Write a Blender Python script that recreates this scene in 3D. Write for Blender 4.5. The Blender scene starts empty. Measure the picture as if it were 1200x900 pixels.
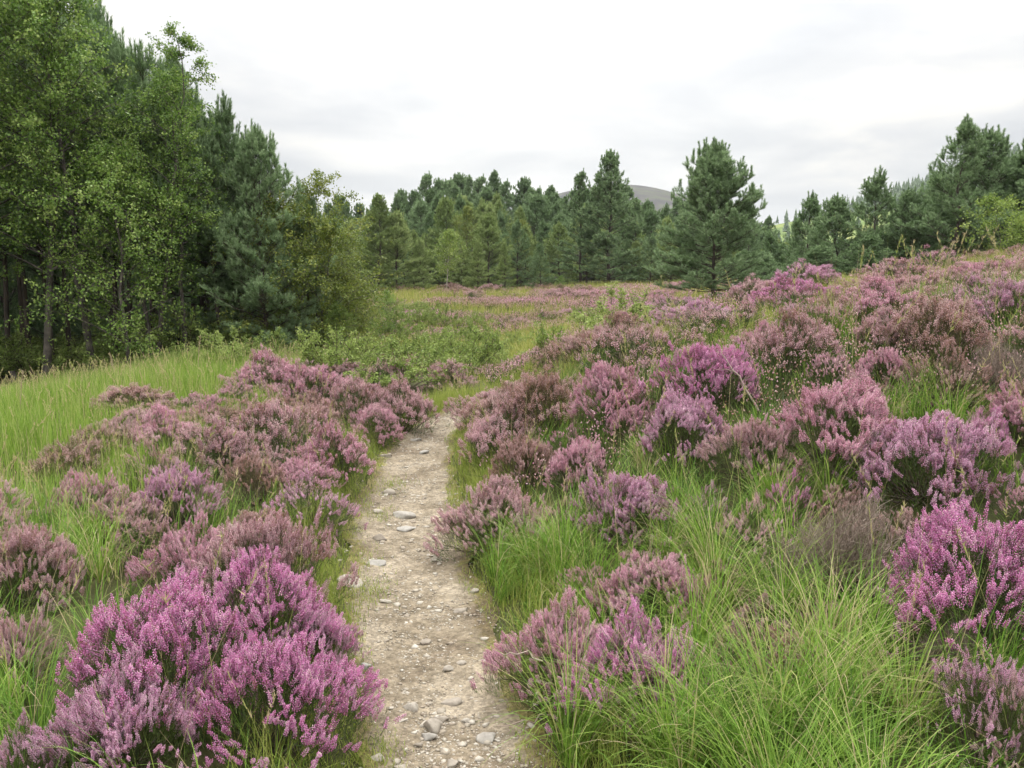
import bpy, math, random
import numpy as np
from mathutils import Vector

R = math.radians
rng = np.random.default_rng(7)
random.seed(7)
scene = bpy.context.scene
COL = scene.collection

# ------------------------------------------------------------------ camera
F = 1000.0            # focal length in px of a 1200 px wide picture
PITCH = R(8.0)
CZ = 1.65
cam_d = bpy.data.cameras.new("camera")
cam = bpy.data.objects.new("camera", cam_d)
COL.objects.link(cam)
cam.location = (0, 0, CZ)
cam.rotation_euler = (R(90) - PITCH, 0, 0)
cam_d.sensor_width = 36
cam_d.lens = 36 * F / 1200
cam_d.clip_start = 0.05
cam_d.clip_end = 6000
scene.camera = cam

# ------------------------------------------------------------------ noise and terrain
def _hash(i, j, seed):
    h = (i.astype(np.int64) * 374761393 + j.astype(np.int64) * 668265263 + seed * 982451653) & 0x7fffffff
    h = ((h ^ (h >> 13)) * 1274126177) & 0x7fffffff
    return ((h ^ (h >> 16)) & 0xffff) / 65535.0

def vnoise(x, y, seed=0):
    x = np.asarray(x, float); y = np.asarray(y, float)
    i = np.floor(x); j = np.floor(y)
    a = x - i; b = y - j
    a = a * a * (3 - 2 * a); b = b * b * (3 - 2 * b)
    i = i.astype(np.int64); j = j.astype(np.int64)
    return ((_hash(i, j, seed) * (1 - a) + _hash(i + 1, j, seed) * a) * (1 - b)
            + (_hash(i, j + 1, seed) * (1 - a) + _hash(i + 1, j + 1, seed) * a) * b) * 2 - 1

def sstep(a, b, x):
    t = np.clip((np.asarray(x, float) - a) / (b - a), 0, 1)
    return t * t * (3 - 2 * t)

PY = np.array([-4, 1.0, 2.6, 3.67, 4.85, 5.57, 7.09, 8.3, 9.0, 9.6, 10.1, 10.5, 10.9, 11.4, 13.0])
PX = np.array([.1, -.05, -.19, -.40, -.62, -.72, -.84, -.84, -.74, -.50, -.15, .35, .95, 1.9, 3.6])
PW = np.array([.36, .34, .31, .31, (.34), .34, .30, .27, .25, .25, .27, .27, .27, .27, .27])

def path_c(y): return np.interp(y, PY, PX)
def path_w(y): return np.interp(y, PY, PW)

_s = np.linspace(0, 1, 240)
_py = np.interp(_s * (len(PY) - 1), np.arange(len(PY)), PY)
_px = np.interp(_s * (len(PX) - 1), np.arange(len(PX)), PX)
def _smooth(a, n=9):
    k = np.ones(n) / n
    return np.convolve(np.pad(a, n // 2, mode='edge'), k, mode='valid')
_px = _smooth(_px); _py = _smooth(_py)
_pw = np.interp(_py, PY, PW)

def path_dist(x, y):
    """distance to the path centre line divided by nothing: (metres, local half width)"""
    x = np.atleast_1d(np.asarray(x, float)); y = np.atleast_1d(np.asarray(y, float))
    d = np.full(x.shape, 99.0); w = np.full(x.shape, .3)
    near = (y > -6) & (y < 15) & (np.abs(x) < 6)
    if near.any():
        xx = x[near]; yy = y[near]
        bd = np.full(xx.shape, 1e9); bw = np.full(xx.shape, .3)
        for k in range(len(_px)):
            dd = (xx - _px[k]) ** 2 + (yy - _py[k]) ** 2
            m = dd < bd
            bd[m] = dd[m]; bw[m] = _pw[k]
        d[near] = np.sqrt(bd); w[near] = bw
    return d, w

def height0(x, y):
    x = np.asarray(x, float); y = np.asarray(y, float)
    c = np.interp(y, PY[:9], PX[:9]); w = .34
    dr = np.maximum(x - (c + w), 0)
    dl = np.maximum((c - w) - x, 0)
    near = 1 - sstep(19.5, 29, y)
    bank = 3.5 * (1 - np.exp(-(0.176 * dr) / 3.5 * (1 + .35 * sstep(4, 14, dr))))
    bank = bank * (.18 + .82 * near) * (sstep(0, .8, dr) * .35 + .65)
    bank = bank * 1.15 + .46 * sstep(.02, 1.7, dr) * (1 - sstep(4, 10, dr)) * sstep(3.4, 6.5, y) * (1 - sstep(12, 17, y))
    left = .10 * sstep(0, .5, dl) + .12 * sstep(.4, 3, dl) - .92 * sstep(2.4, 8.5, dl) * sstep(4, 14, y)
    left = left * (1 - sstep(22, 34, y))
    moor = .28 * sstep(26, 42, y) - .42 * sstep(10.5, 17, y) * (1 - sstep(23, 36, y)) * sstep(-6.5, -3, x)
    bumps = (vnoise(x * .7, y * .7, 3) * .05 + vnoise(x * 1.9, y * 1.9, 4) * .025) * sstep(.0, 1.2, dr + dl)
    far = sstep(60, 160, y)
    hills = 87 * np.exp(-((x - 108) ** 2) / (2 * 125 ** 2) - ((y - 980) ** 2) / (2 * 200 ** 2))
    hills = hills + 57 * np.exp(-((x - 322) ** 2) / (2 * 128 ** 2) - ((y - 390) ** 2) / (2 * 110 ** 2))
    rough = (vnoise(x * .012, y * .012, 9) * 3.0 + vnoise(x * .03, y * .03, 11) * 1.2) * far
    return bank + left + moor + bumps + hills * sstep(55, 140, y) + rough * np.clip(hills / 30, 0, 1)

def height(x, y):
    """ground with the path worn 5 cm into it"""
    x = np.asarray(x, float); y = np.asarray(y, float)
    d, w = path_dist(x, y)
    d = d.reshape(np.atleast_1d(x).shape); w = w.reshape(d.shape)
    worn = 1 - sstep(w * .85, w * 1.35, d)
    z = height0(x, y)
    return z - .05 * worn.reshape(np.shape(z))

def gz(x, y): return float(np.atleast_1d(height(np.array([x]), np.array([y])))[0])

def at(u, v, lo=1.5, hi=120):
    """where the ray through pixel (u, v) of the photograph meets the ground"""
    dx = (u - 600) / F; dv = -(v - 450) / F
    cy, sy = math.cos(PITCH), math.sin(PITCH)
    d = np.array([dx, cy + dv * sy, -sy + dv * cy])
    t = np.concatenate([np.linspace(lo, 14, 1200), np.linspace(14.02, hi, 1600)])
    X = d[0] * t; Y = d[1] * t; Z = CZ + d[2] * t
    H = height0(X, Y)
    k = np.argmax(Z < H)
    if not (Z < H).any(): k = len(t) - 1
    return X[k], Y[k], t[k]

# ------------------------------------------------------------------ mesh helpers
class MB:
    def __init__(self):
        self.V = []; self.T = []; self.Q = []; self.tt = []; self.qt = []; self.n = 0; self.tm = []; self.qm = []
    def add(self, V, Fc, tone=None, mat=0):
        V = np.asarray(V, np.float32).reshape(-1, 3); Fc = np.asarray(Fc, np.int64)
        if len(Fc) == 0: return
        tn = np.zeros(len(Fc), np.float32) if tone is None else np.broadcast_to(np.asarray(tone, np.float32), (len(Fc),))
        mm = np.full(len(Fc), mat, np.int32)
        if Fc.shape[1] == 3: self.T.append(Fc + self.n); self.tt.append(tn); self.tm.append(mm)
        else: self.Q.append(Fc + self.n); self.qt.append(tn); self.qm.append(mm)
        self.V.append(V); self.n += len(V)
    def mesh(self, name, mats, smooth=False):
        me = bpy.data.meshes.new(name)
        V = np.concatenate(self.V)
        T = np.concatenate(self.T) if self.T else np.zeros((0, 3), np.int64)
        Q = np.concatenate(self.Q) if self.Q else np.zeros((0, 4), np.int64)
        tone = np.concatenate(self.tt + self.qt); mi = np.concatenate(self.tm + self.qm)
        nl = T.size + Q.size; nf = len(T) + len(Q)
        me.vertices.add(len(V)); me.vertices.foreach_set('co', V.ravel())
        me.loops.add(nl); me.loops.foreach_set('vertex_index', np.concatenate([T.ravel(), Q.ravel()]).astype(np.int32))
        me.polygons.add(nf)
        ls = np.concatenate([np.arange(len(T)) * 3, T.size + np.arange(len(Q)) * 4]).astype(np.int32)
        me.polygons.foreach_set('loop_start', ls)
        if not isinstance(mats, (list, tuple)): mats = [mats]
        for m in mats: me.materials.append(m)
        me.polygons.foreach_set('material_index', mi)
        if smooth: me.polygons.foreach_set('use_smooth', np.ones(nf, bool))
        a = me.attributes.new('tone', 'FLOAT', 'FACE'); a.data.foreach_set('value', tone.astype(np.float32))
        me.update(calc_edges=True)
        return me

def norm(a): return a / np.maximum(np.linalg.norm(a, axis=-1, keepdims=True), 1e-9)

def tubes(mb, P, Rd, sides=4, tone=0, mat=0):
    """P (n,k,3) centre lines, Rd (n,k) radii"""
    P = np.asarray(P, float); Rd = np.asarray(Rd, float)
    n, k, _ = P.shape
    if n == 0: return
    Tn = np.gradient(P, axis=1); Tn = norm(Tn)
    ref = np.where(np.abs(Tn[:, :1, 2:3]) > .9, np.array([[[1., 0, 0]]]), np.array([[[0, 0, 1.]]]))
    A = norm(np.cross(Tn, np.broadcast_to(ref, Tn.shape))); B = np.cross(Tn, A)
    th = np.arange(sides) * 2 * math.pi / sides
    V = P[:, :, None, :] + Rd[:, :, None, None] * (A[:, :, None, :] * np.cos(th)[None, None, :, None] + B[:, :, None, :] * np.sin(th)[None, None, :, None])
    i = np.arange(n)[:, None, None] * k * sides; j = np.arange(k - 1)[None, :, None] * sides; s = np.arange(sides)[None, None, :]
    s2 = (s + 1) % sides
    Fq = np.stack([i + j + s, i + j + s2, i + j + sides + s2, i + j + sides + s], -1).reshape(-1, 4)
    tn = np.repeat(np.broadcast_to(np.asarray(tone, float), (n,)), (k - 1) * sides)
    mb.add(V, Fq, tn, mat)

def blades(mb, base, az, L, lean, curl, W, segs=3, tone=0, mat=0, face=None):
    """curved tapered grass blades; lean, curl in radians"""
    n = len(base)
    if n == 0: return
    t = np.linspace(0, 1, segs + 1)
    ang = lean[:, None] + curl[:, None] * (t[None, :] ** 1.3)
    ds = L[:, None] / segs
    dx = np.sin(ang) * ds; dz = np.cos(ang) * ds
    r = np.concatenate([np.zeros((n, 1)), np.cumsum(dx[:, :-1], 1)], 1)
    z = np.concatenate([np.zeros((n, 1)), np.cumsum(dz[:, :-1], 1)], 1)
    C = np.stack([base[:, 0:1] + r * np.cos(az)[:, None], base[:, 1:2] + r * np.sin(az)[:, None], base[:, 2:3] + z], -1)
    fa = az + math.pi / 2 if face is None else face
    S = np.stack([np.cos(fa), np.sin(fa), np.zeros(n)], -1)
    wd = W[:, None] * np.array([1 - .92 * tt ** 1.6 for tt in t])[None, :] * .5
    Lf = C - S[:, None, :] * wd[..., None]; Rt = C + S[:, None, :] * wd[..., None]
    V = np.stack([Lf, Rt], 2).reshape(n, -1, 3)
    m = V.shape[1]
    o = np.arange(n)[:, None] * m
    Fq = np.concatenate([np.stack([o[:, 0] + 2 * j, o[:, 0] + 2 * j + 1, o[:, 0] + 2 * j + 3, o[:, 0] + 2 * j + 2], -1) for j in range(segs)])
    tn = np.tile(np.broadcast_to(np.asarray(tone, float), (n,)), segs)
    mb.add(V, Fq, tn, mat)

def rand_dirs(n):
    v = rng.normal(size=(n, 3)); return norm(v)

def leaves(mb, pos, axis, nrm, L, W, tone, mat=0):
    """diamond leaves folded a little along the midrib"""
    n = len(pos)
    if n == 0: return
    axis = norm(axis); side = norm(np.cross(axis, nrm)); up = np.cross(side, axis)
    L = np.broadcast_to(L, (n,))[:, None]; W = np.broadcast_to(W, (n,))[:, None]
    V = np.stack([pos, pos + axis * L * .45 + side * W * .5 + up * W * .12, pos + axis * L, pos + axis * L * .45 - side * W * .5 + up * W * .12], 1)
    o = np.arange(n) * 4
    Fc = np.concatenate([np.stack([o, o + 1, o + 2], -1), np.stack([o, o + 2, o + 3], -1)])
    mb.add(V, Fc, np.tile(np.broadcast_to(np.asarray(tone, float), (n,)), 2), mat)

def tris(mb, pos, d, L, W, tone, mat=0):
    n = len(pos)
    if n == 0: return
    s = norm(np.cross(d, rand_dirs(n))) * (np.broadcast_to(W, (n,))[:, None] * .5)
    V = np.stack([pos - s, pos + s, pos + d * np.broadcast_to(L, (n,))[:, None]], 1)
    mb.add(V, np.arange(n * 3).reshape(n, 3), np.broadcast_to(np.asarray(tone, float), (n,)), mat)

TET = np.array([[1, 1, 1], [1, -1, -1], [-1, 1, -1], [-1, -1, 1]], float) / math.sqrt(3)
def tetras(mb, pos, size, axis, tone, mat=0):
    """small bell-like florets: a stretched tetrahedron pointing along its axis"""
    n = len(pos)
    if n == 0: return
    a = norm(axis); b = norm(np.cross(a, rand_dirs(n))); c = np.cross(a, b)
    T0 = np.array([[1.15, 0, 0], [-.5, .85, 0], [-.5, -.42, .74], [-.5, -.42, -.74]])
    V = pos[:, None, :] + np.broadcast_to(size, (n,))[:, None, None] * .5 * (T0[None, :, 0:1] * a[:, None, :] + T0[None, :, 1:2] * b[:, None, :] + T0[None, :, 2:3] * c[:, None, :])
    f = np.array([[0, 1, 2], [0, 2, 3], [0, 3, 1], [1, 3, 2]])
    Fc = (np.arange(n)[:, None, None] * 4 + f[None]).reshape(-1, 3)
    mb.add(V, Fc, np.repeat(np.broadcast_to(np.asarray(tone, float), (n,)), 4), mat)

# ------------------------------------------------------------------ materials
def new_mat(name):
    m = bpy.data.materials.new(name); m.use_nodes = True
    nt = m.node_tree; nt.nodes.clear()
    out = nt.nodes.new('ShaderNodeOutputMaterial')
    return m, nt, out

def N(nt, typ, **kw):
    n = nt.nodes.new(typ)
    for k, v in kw.items(): setattr(n, k, v)
    return n

def ramp(nt, stops):
    r = nt.nodes.new('ShaderNodeValToRGB')
    e = r.color_ramp.elements
    while len(e) < len(stops): e.new(.5)
    for el, (p, c) in zip(e, stops):
        el.position = p; el.color = (*c, 1)
    return r

def leaf_mat(name, stops, trans=.3, rough=.6, vary=.35, patch=0.0, pscale=.6, gloss=.25):
    """foliage: colour ramp over the per-face tone, shifted by a random number per object and by patches; part of the light passes through"""
    m, nt, out = new_mat(name)
    at_ = N(nt, 'ShaderNodeAttribute', attribute_name='tone')
    oi = N(nt, 'ShaderNodeObjectInfo')
    mul = N(nt, 'ShaderNodeMath', operation='MULTIPLY_ADD'); mul.inputs[1].default_value = vary; mul.inputs[2].default_value = -vary / 2
    nt.links.new(oi.outputs['Random'], mul.inputs[0])
    add = N(nt, 'ShaderNodeMath', operation='ADD', use_clamp=True)
    nt.links.new(at_.outputs['Fac'], add.inputs[0]); nt.links.new(mul.outputs[0], add.inputs[1])
    fac = add.outputs[0]
    if patch:
        g = N(nt, 'ShaderNodeNewGeometry')
        no = N(nt, 'ShaderNodeTexNoise'); no.inputs['Scale'].default_value = pscale; no.inputs['Detail'].default_value = 3
        nt.links.new(g.outputs['Position'], no.inputs['Vector'])
        p = N(nt, 'ShaderNodeMath', operation='MULTIPLY_ADD'); p.inputs[1].default_value = patch; p.inputs[2].default_value = -patch / 2
        nt.links.new(no.outputs['Fac'], p.inputs[0])
        a2 = N(nt, 'ShaderNodeMath', operation='ADD', use_clamp=True)
        nt.links.new(fac, a2.inputs[0]); nt.links.new(p.outputs[0], a2.inputs[1]); fac = a2.outputs[0]
    r = ramp(nt, stops); nt.links.new(fac, r.inputs[0])
    b = N(nt, 'ShaderNodeBsdfPrincipled'); b.inputs['Roughness'].default_value = rough; b.inputs['Specular IOR Level'].default_value = gloss
    nt.links.new(r.outputs[0], b.inputs['Base Color'])
    if trans > 0:
        t = N(nt, 'ShaderNodeBsdfTranslucent'); nt.links.new(r.outputs[0], t.inputs['Color'])
        mx = N(nt, 'ShaderNodeMixShader'); mx.inputs[0].default_value = trans
        nt.links.new(b.outputs[0], mx.inputs[1]); nt.links.new(t.outputs[0], mx.inputs[2]); nt.links.new(mx.outputs[0], out.inputs[0])
    else:
        nt.links.new(b.outputs[0], out.inputs[0])
    return m

def bark_mat(name, c1, c2, scale=(14, 14, 4), bump=.4):
    m, nt, out = new_mat(name)
    tc = N(nt, 'ShaderNodeTexCoord'); mp = N(nt, 'ShaderNodeMapping'); mp.inputs['Scale'].default_value = scale
    no = N(nt, 'ShaderNodeTexNoise'); no.inputs['Scale'].default_value = 1; no.inputs['Detail'].default_value = 6; no.inputs['Roughness'].default_value = .7
    nt.links.new(tc.outputs['Object'], mp.inputs[0]); nt.links.new(mp.outputs[0], no.inputs['Vector'])
    r = ramp(nt, [(.38, c1), (.6, c2)]); nt.links.new(no.outputs['Fac'], r.inputs[0])
    b = N(nt, 'ShaderNodeBsdfPrincipled'); b.inputs['Roughness'].default_value = .9
    bp = N(nt, 'ShaderNodeBump'); bp.inputs['Strength'].default_value = bump; bp.inputs['Distance'].default_value = .02
    nt.links.new(no.outputs['Fac'], bp.inputs['Height']); nt.links.new(bp.outputs[0], b.inputs['Normal'])
    nt.links.new(r.outputs[0], b.inputs['Base Color']); nt.links.new(b.outputs[0], out.inputs[0])
    return m

# heather blossom colours: (dark, main, pale, tip)
BLOOM = {
    'magenta': [(0, (.30, .16, .11)), (.10, (.50, .18, .32)), (.34, (.76, .28, .56)), (.76, (.82, .46, .69)), (1, (.83, .64, .63))],
    'lilac':   [(0, (.32, .18, .13)), (.12, (.50, .25, .34)), (.36, (.72, .38, .56)), (.78, (.80, .52, .68)), (1, (.82, .66, .66))],
    'pink':    [(0, (.34, .19, .13)), (.13, (.54, .26, .32)), (.36, (.74, .38, .51)), (.78, (.80, .52, .61)), (1, (.82, .64, .61))],
    'dusty':   [(0, (.32, .19, .12)), (.16, (.52, .29, .30)), (.40, (.69, .42, .47)), (.80, (.76, .53, .57)), (1, (.77, .62, .56))],
    'rust':    [(0, (.30, .18, .11)), (.26, (.48, .29, .25)), (.52, (.61, .39, .39)), (.85, (.68, .48, .48)), (1, (.70, .56, .48))],
}
M = {}
for k, st in BLOOM.items(): M[k] = leaf_mat('heather_bloom_' + k, st, trans=.3, rough=.7, vary=.16, patch=.75, pscale=2.6, gloss=.1)
M['shoot'] = leaf_mat('heather_shoot', [(0, (.024, .042, .011)), (.5, (.065, .10, .023)), (1, (.14, .17, .048))], trans=.2, vary=.3)
M['shoot_brown'] = leaf_mat('heather_shoot_brown', [(0, (.035, .03, .014)), (.5, (.085, .075, .03)), (1, (.17, .14, .065))], trans=.15, vary=.3)
M['deadtwig'] = leaf_mat('heather_dead_twig', [(0, (.12, .09, .07)), (.5, (.25, .19, .15)), (1, (.38, .31, .26))], trans=.05, vary=.2)
M['wood'] = leaf_mat('heather_wood', [(0, (.04, .03, .02)), (.6, (.10, .075, .055)), (1, (.20, .165, .13))], trans=0, rough=.9, vary=.2)
M['grass'] = leaf_mat('bank_grass_blade', [(0, (.04, .09, .012)), (.42, (.13, .25, .03)), (.78, (.25, .375, .06)), (.92, (.40, .38, .15)), (1, (.46, .38, .22))], trans=.38, vary=0, patch=.3, pscale=1.1)
M['meadow'] = leaf_mat('meadow_grass_blade', [(0, (.08, .15, .018)), (.45, (.22, .345, .05)), (.76, (.34, .42, .10)), (.92, (.50, .46, .22)), (1, (.48, .37, .23))], trans=.38, vary=0, patch=.6, pscale=.8)
M['moorgrass'] = leaf_mat('moor_grass_blade', [(0, (.13, .175, .03)), (.45, (.29, .335, .065)), (.8, (.42, .39, .13)), (1, (.52, .42, .22))], trans=.35, vary=0, patch=.5, pscale=.35)
M['verge'] = leaf_mat('verge_grass_blade', [(0, (0.120, 0.168, 0.024)), (.5, (0.252, 0.324, 0.054)), (1, (0.408, 0.396, 0.120))], trans=.35, vary=0, patch=.4, pscale=2)
M['birchleaf'] = leaf_mat('birch_leaf', [(0, (.065, .13, .02)), (.5, (.17, .28, .052)), (1, (.32, .41, .11))], trans=.38, rough=.5, vary=.3, gloss=.35)
M['goldleaf'] = leaf_mat('yellowing_leaf', [(0, (.085, .125, .02)), (.5, (.185, .235, .045)), (1, (.31, .33, .08))], trans=.38, rough=.5, vary=.15)
M['youngleaf'] = leaf_mat('young_leaf', [(0, (0.103, 0.172, 0.029)), (.5, (0.218, 0.310, 0.063)), (1, (0.345, 0.414, 0.115))], trans=.4, rough=.5, vary=.15)
M['shrubleaf'] = leaf_mat('shrub_leaf', [(0, (.11, .17, .035)), (.5, (.24, .32, .075)), (1, (.36, .42, .14))], trans=.35, vary=.35)
M['needle'] = leaf_mat('pine_needle', [(0, (.08, .13, .05)), (.5, (.205, .30, .14)), (1, (.36, .46, .26))], trans=.3, rough=.6, vary=.3, gloss=.12)
M['needle_pale'] = leaf_mat('pale_pine_needle', [(0, (.13, .19, .05)), (.5, (.285, .37, .135)), (1, (.44, .50, .23))], trans=.3, rough=.6, vary=.35, gloss=.12)
M['farneedle'] = leaf_mat('far_conifer', [(0, (.04, .07, .035)), (.5, (.08, .12, .06)), (1, (.13, .18, .09))], trans=0, vary=0)
M['stumpbark'] = bark_mat('stump_bark', (.05, .04, .032), (.17, .145, .12), scale=(9, 9, 9))
M['pinebark'] = bark_mat('pine_bark', (.03, .024, .019), (.085, .06, .046))
M['birchbark'] = bark_mat('birch_bark', (.035, .03, .025), (.13, .11, .09), scale=(9, 9, 5))
M['whitebark'] = bark_mat('pale_birch_bark', (.16, .13, .10), (.55, .50, .43), scale=(6, 6, 9))

def ground_mat():
    m, nt, out = new_mat('moor_ground')
    g = N(nt, 'ShaderNodeNewGeometry')
    n1 = N(nt, 'ShaderNodeTexNoise'); n1.inputs['Scale'].default_value = 1.3; n1.inputs['Detail'].default_value = 8; n1.inputs['Roughness'].default_value = .7
    n2 = N(nt, 'ShaderNodeTexNoise'); n2.inputs['Scale'].default_value = .035; n2.inputs['Detail'].default_value = 8; n2.inputs['Roughness'].default_value = .65
    n3 = N(nt, 'ShaderNodeTexNoise'); n3.inputs['Scale'].default_value = 30; n3.inputs['Detail'].default_value = 4
    for n in (n1, n2, n3): nt.links.new(g.outputs['Position'], n.inputs['Vector'])
    near = ramp(nt, [(.3, (.028, .03, .012)), (.5, (.05, .052, .02)), (.7, (.08, .075, .032))]); nt.links.new(n1.outputs['Fac'], near.inputs[0])
    slope = ramp(nt, [(.36, (.07, .11, .03)), (.5, (.12, .17, .045)), (.62, (.19, .21, .06))]); nt.links.new(n2.outputs['Fac'], slope.inputs[0])
    moor = ramp(nt, [(.42, (.03, .032, .03)), (.5, (.05, .043, .043)), (.58, (.06, .068, .038))]); nt.links.new(n2.outputs['Fac'], moor.inputs[0])
    sep = N(nt, 'ShaderNodeSeparateXYZ'); nt.links.new(g.outputs['Position'], sep.inputs[0])
    f1 = N(nt, 'ShaderNodeMapRange'); f1.inputs['From Min'].default_value = 60; f1.inputs['From Max'].default_value = 130
    f2 = N(nt, 'ShaderNodeMapRange'); f2.inputs['From Min'].default_value = 560; f2.inputs['From Max'].default_value = 720
    nt.links.new(sep.outputs['Y'], f1.inputs['Value']); nt.links.new(sep.outputs['Y'], f2.inputs['Value'])
    m1 = N(nt, 'ShaderNodeMix', data_type='RGBA'); m2 = N(nt, 'ShaderNodeMix', data_type='RGBA')
    nt.links.new(f1.outputs[0], m1.inputs[0]); nt.links.new(near.outputs[0], m1.inputs[6]); nt.links.new(slope.outputs[0], m1.inputs[7])
    nt.links.new(f2.outputs[0], m2.inputs[0]); nt.links.new(m1.outputs[2], m2.inputs[6]); nt.links.new(moor.outputs[0], m2.inputs[7])
    b = N(nt, 'ShaderNodeBsdfPrincipled'); b.inputs['Roughness'].default_value = .95; b.inputs['Specular IOR Level'].default_value = .1
    bp = N(nt, 'ShaderNodeBump'); bp.inputs['Strength'].default_value = .6; bp.inputs['Distance'].default_value = .02
    nt.links.new(n3.outputs['Fac'], bp.inputs['Height']); nt.links.new(bp.outputs[0], b.inputs['Normal'])
    nt.links.new(m2.outputs[2], b.inputs['Base Color']); nt.links.new(b.outputs[0], out.inputs[0])
    return m

def path_mat():
    m, nt, out = new_mat('gravel_path')
    g = N(nt, 'ShaderNodeNewGeometry')
    def noise(s, d=5, r=.6):
        n = N(nt, 'ShaderNodeTexNoise'); n.inputs['Scale'].default_value = s; n.inputs['Detail'].default_value = d; n.inputs['Roughness'].default_value = r
        nt.links.new(g.outputs['Position'], n.inputs['Vector']); return n
    big = noise(2.2); mid = noise(14, 6, .7); fine = noise(120, 4, .7)
    vo = N(nt, 'ShaderNodeTexVoronoi'); vo.inputs['Scale'].default_value = 75; nt.links.new(g.outputs['Position'], vo.inputs['Vector'])
    base = ramp(nt, [(.3, (.13, .102, .073)), (.48, (.225, .19, .14)), (.68, (.31, .27, .21))]); nt.links.new(big.outputs['Fac'], base.inputs[0])
    midr = ramp(nt, [(.35, (.5, .48, .45)), (.62, (1.15, 1.14, 1.13))]); nt.links.new(mid.outputs['Fac'], midr.inputs[0])
    mx = N(nt, 'ShaderNodeMix', data_type='RGBA', blend_type='MULTIPLY'); mx.inputs[0].default_value = .85
    nt.links.new(base.outputs[0], mx.inputs[6]); nt.links.new(midr.outputs[0], mx.inputs[7])
    hsv = N(nt, 'ShaderNodeSeparateColor'); nt.links.new(vo.outputs['Color'], hsv.inputs[0])
    vr = ramp(nt, [(0, (.62, .60, .58)), (.5, (.95, .93, .90)), (1, (1.25, 1.22, 1.18))]); nt.links.new(hsv.outputs[0], vr.inputs[0])
    m2 = N(nt, 'ShaderNodeMix', data_type='RGBA', blend_type='MULTIPLY'); m2.inputs[0].default_value = .8
    nt.links.new(mx.outputs[2], m2.inputs[6]); nt.links.new(vr.outputs[0], m2.inputs[7])
    ed = N(nt, 'ShaderNodeAttribute', attribute_name='tone')             # worn soil and moss towards the sides
    e2 = N(nt, 'ShaderNodeMath', operation='MULTIPLY_ADD'); e2.inputs[1].default_value = .9; nt.links.new(mid.outputs['Fac'], e2.inputs[0]); nt.links.new(ed.outputs['Fac'], e2.inputs[2])
    e3 = N(nt, 'ShaderNodeMapRange', interpolation_type='SMOOTHSTEP'); e3.inputs['From Min'].default_value = 1.14; e3.inputs['From Max'].default_value = 1.34; nt.links.new(e2.outputs[0], e3.inputs['Value'])
    so_ = ramp(nt, [(.4, (.12, .095, .055)), (.6, (.16, .15, .05))]); nt.links.new(big.outputs['Fac'], so_.inputs[0])
    m3 = N(nt, 'ShaderNodeMix', data_type='RGBA'); nt.links.new(e3.outputs[0], m3.inputs[0]); nt.links.new(base.outputs[0], m3.inputs[6]); nt.links.new(so_.outputs[0], m3.inputs[7]); nt.links.new(m3.outputs[2], mx.inputs[6])
    b = N(nt, 'ShaderNodeBsdfPrincipled'); b.inputs['Roughness'].default_value = .95; b.inputs['Specular IOR Level'].default_value = .15
    ad = N(nt, 'ShaderNodeMath', operation='MULTIPLY_ADD'); ad.inputs[1].default_value = -1.2
    nt.links.new(vo.outputs['Distance'], ad.inputs[0]); nt.links.new(fine.outputs['Fac'], ad.inputs[2])
    bp = N(nt, 'ShaderNodeBump'); bp.inputs['Strength'].default_value = .7; bp.inputs['Distance'].default_value = .006
    nt.links.new(ad.outputs[0], bp.inputs['Height']); nt.links.new(bp.outputs[0], b.inputs['Normal'])
    nt.links.new(m2.outputs[2], b.inputs['Base Color']); nt.links.new(b.outputs[0], out.inputs[0])
    return m

def stone_mat(name, c1, c2, c3):
    m, nt, out = new_mat(name)
    at_ = N(nt, 'ShaderNodeAttribute', attribute_name='tone')
    oi = N(nt, 'ShaderNodeObjectInfo')
    g = N(nt, 'ShaderNodeNewGeometry')
    n = N(nt, 'ShaderNodeTexNoise'); n.inputs['Scale'].default_value = 45; n.inputs['Detail'].default_value = 7; n.inputs['Roughness'].default_value = .7
    nt.links.new(g.outputs['Position'], n.inputs['Vector'])
    s = N(nt, 'ShaderNodeMath', operation='ADD'); nt.links.new(at_.outputs['Fac'], s.inputs[0]); nt.links.new(oi.outputs['Random'], s.inputs[1])
    fr = N(nt, 'ShaderNodeMath', operation='FRACT'); nt.links.new(s.outputs[0], fr.inputs[0])
    r = ramp(nt, [(0, c1), (.5, c2), (1, c3)]); nt.links.new(fr.outputs[0], r.inputs[0])
    r2 = ramp(nt, [(.35, (.62, .6, .58)), (.65, (1.1, 1.1, 1.1))]); nt.links.new(n.outputs['Fac'], r2.inputs[0])
    mx = N(nt, 'ShaderNodeMix', data_type='RGBA', blend_type='MULTIPLY'); mx.inputs[0].default_value = .7
    nt.links.new(r.outputs[0], mx.inputs[6]); nt.links.new(r2.outputs[0], mx.inputs[7])
    b = N(nt, 'ShaderNodeBsdfPrincipled'); b.inputs['Roughness'].default_value = .85
    bp = N(nt, 'ShaderNodeBump'); bp.inputs['Strength'].default_value = .5; bp.inputs['Distance'].default_value = .004
    nt.links.new(n.outputs['Fac'], bp.inputs['Height']); nt.links.new(bp.outputs[0], b.inputs['Normal'])
    nt.links.new(mx.outputs[2], b.inputs['Base Color']); nt.links.new(b.outputs[0], out.inputs[0])
    return m
M['ground'] = ground_mat(); M['path'] = path_mat()
M['stone'] = stone_mat('path_stone', (.23, .195, .155), (.33, .295, .245), (.26, .25, .23))
M['pebble'] = stone_mat('gravel_pebble', (.24, .195, .145), (.34, .30, .24), (.46, .425, .365))

# ------------------------------------------------------------------ object helpers
def link(name, me, parent=None):
    o = bpy.data.objects.new(name, me); COL.objects.link(o)
    if parent is not None: o.parent = parent
    return o

def tag(o, label, cat, group=None):
    o['label'] = label; o['category'] = cat
    if group: o['group'] = group
    return o

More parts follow.
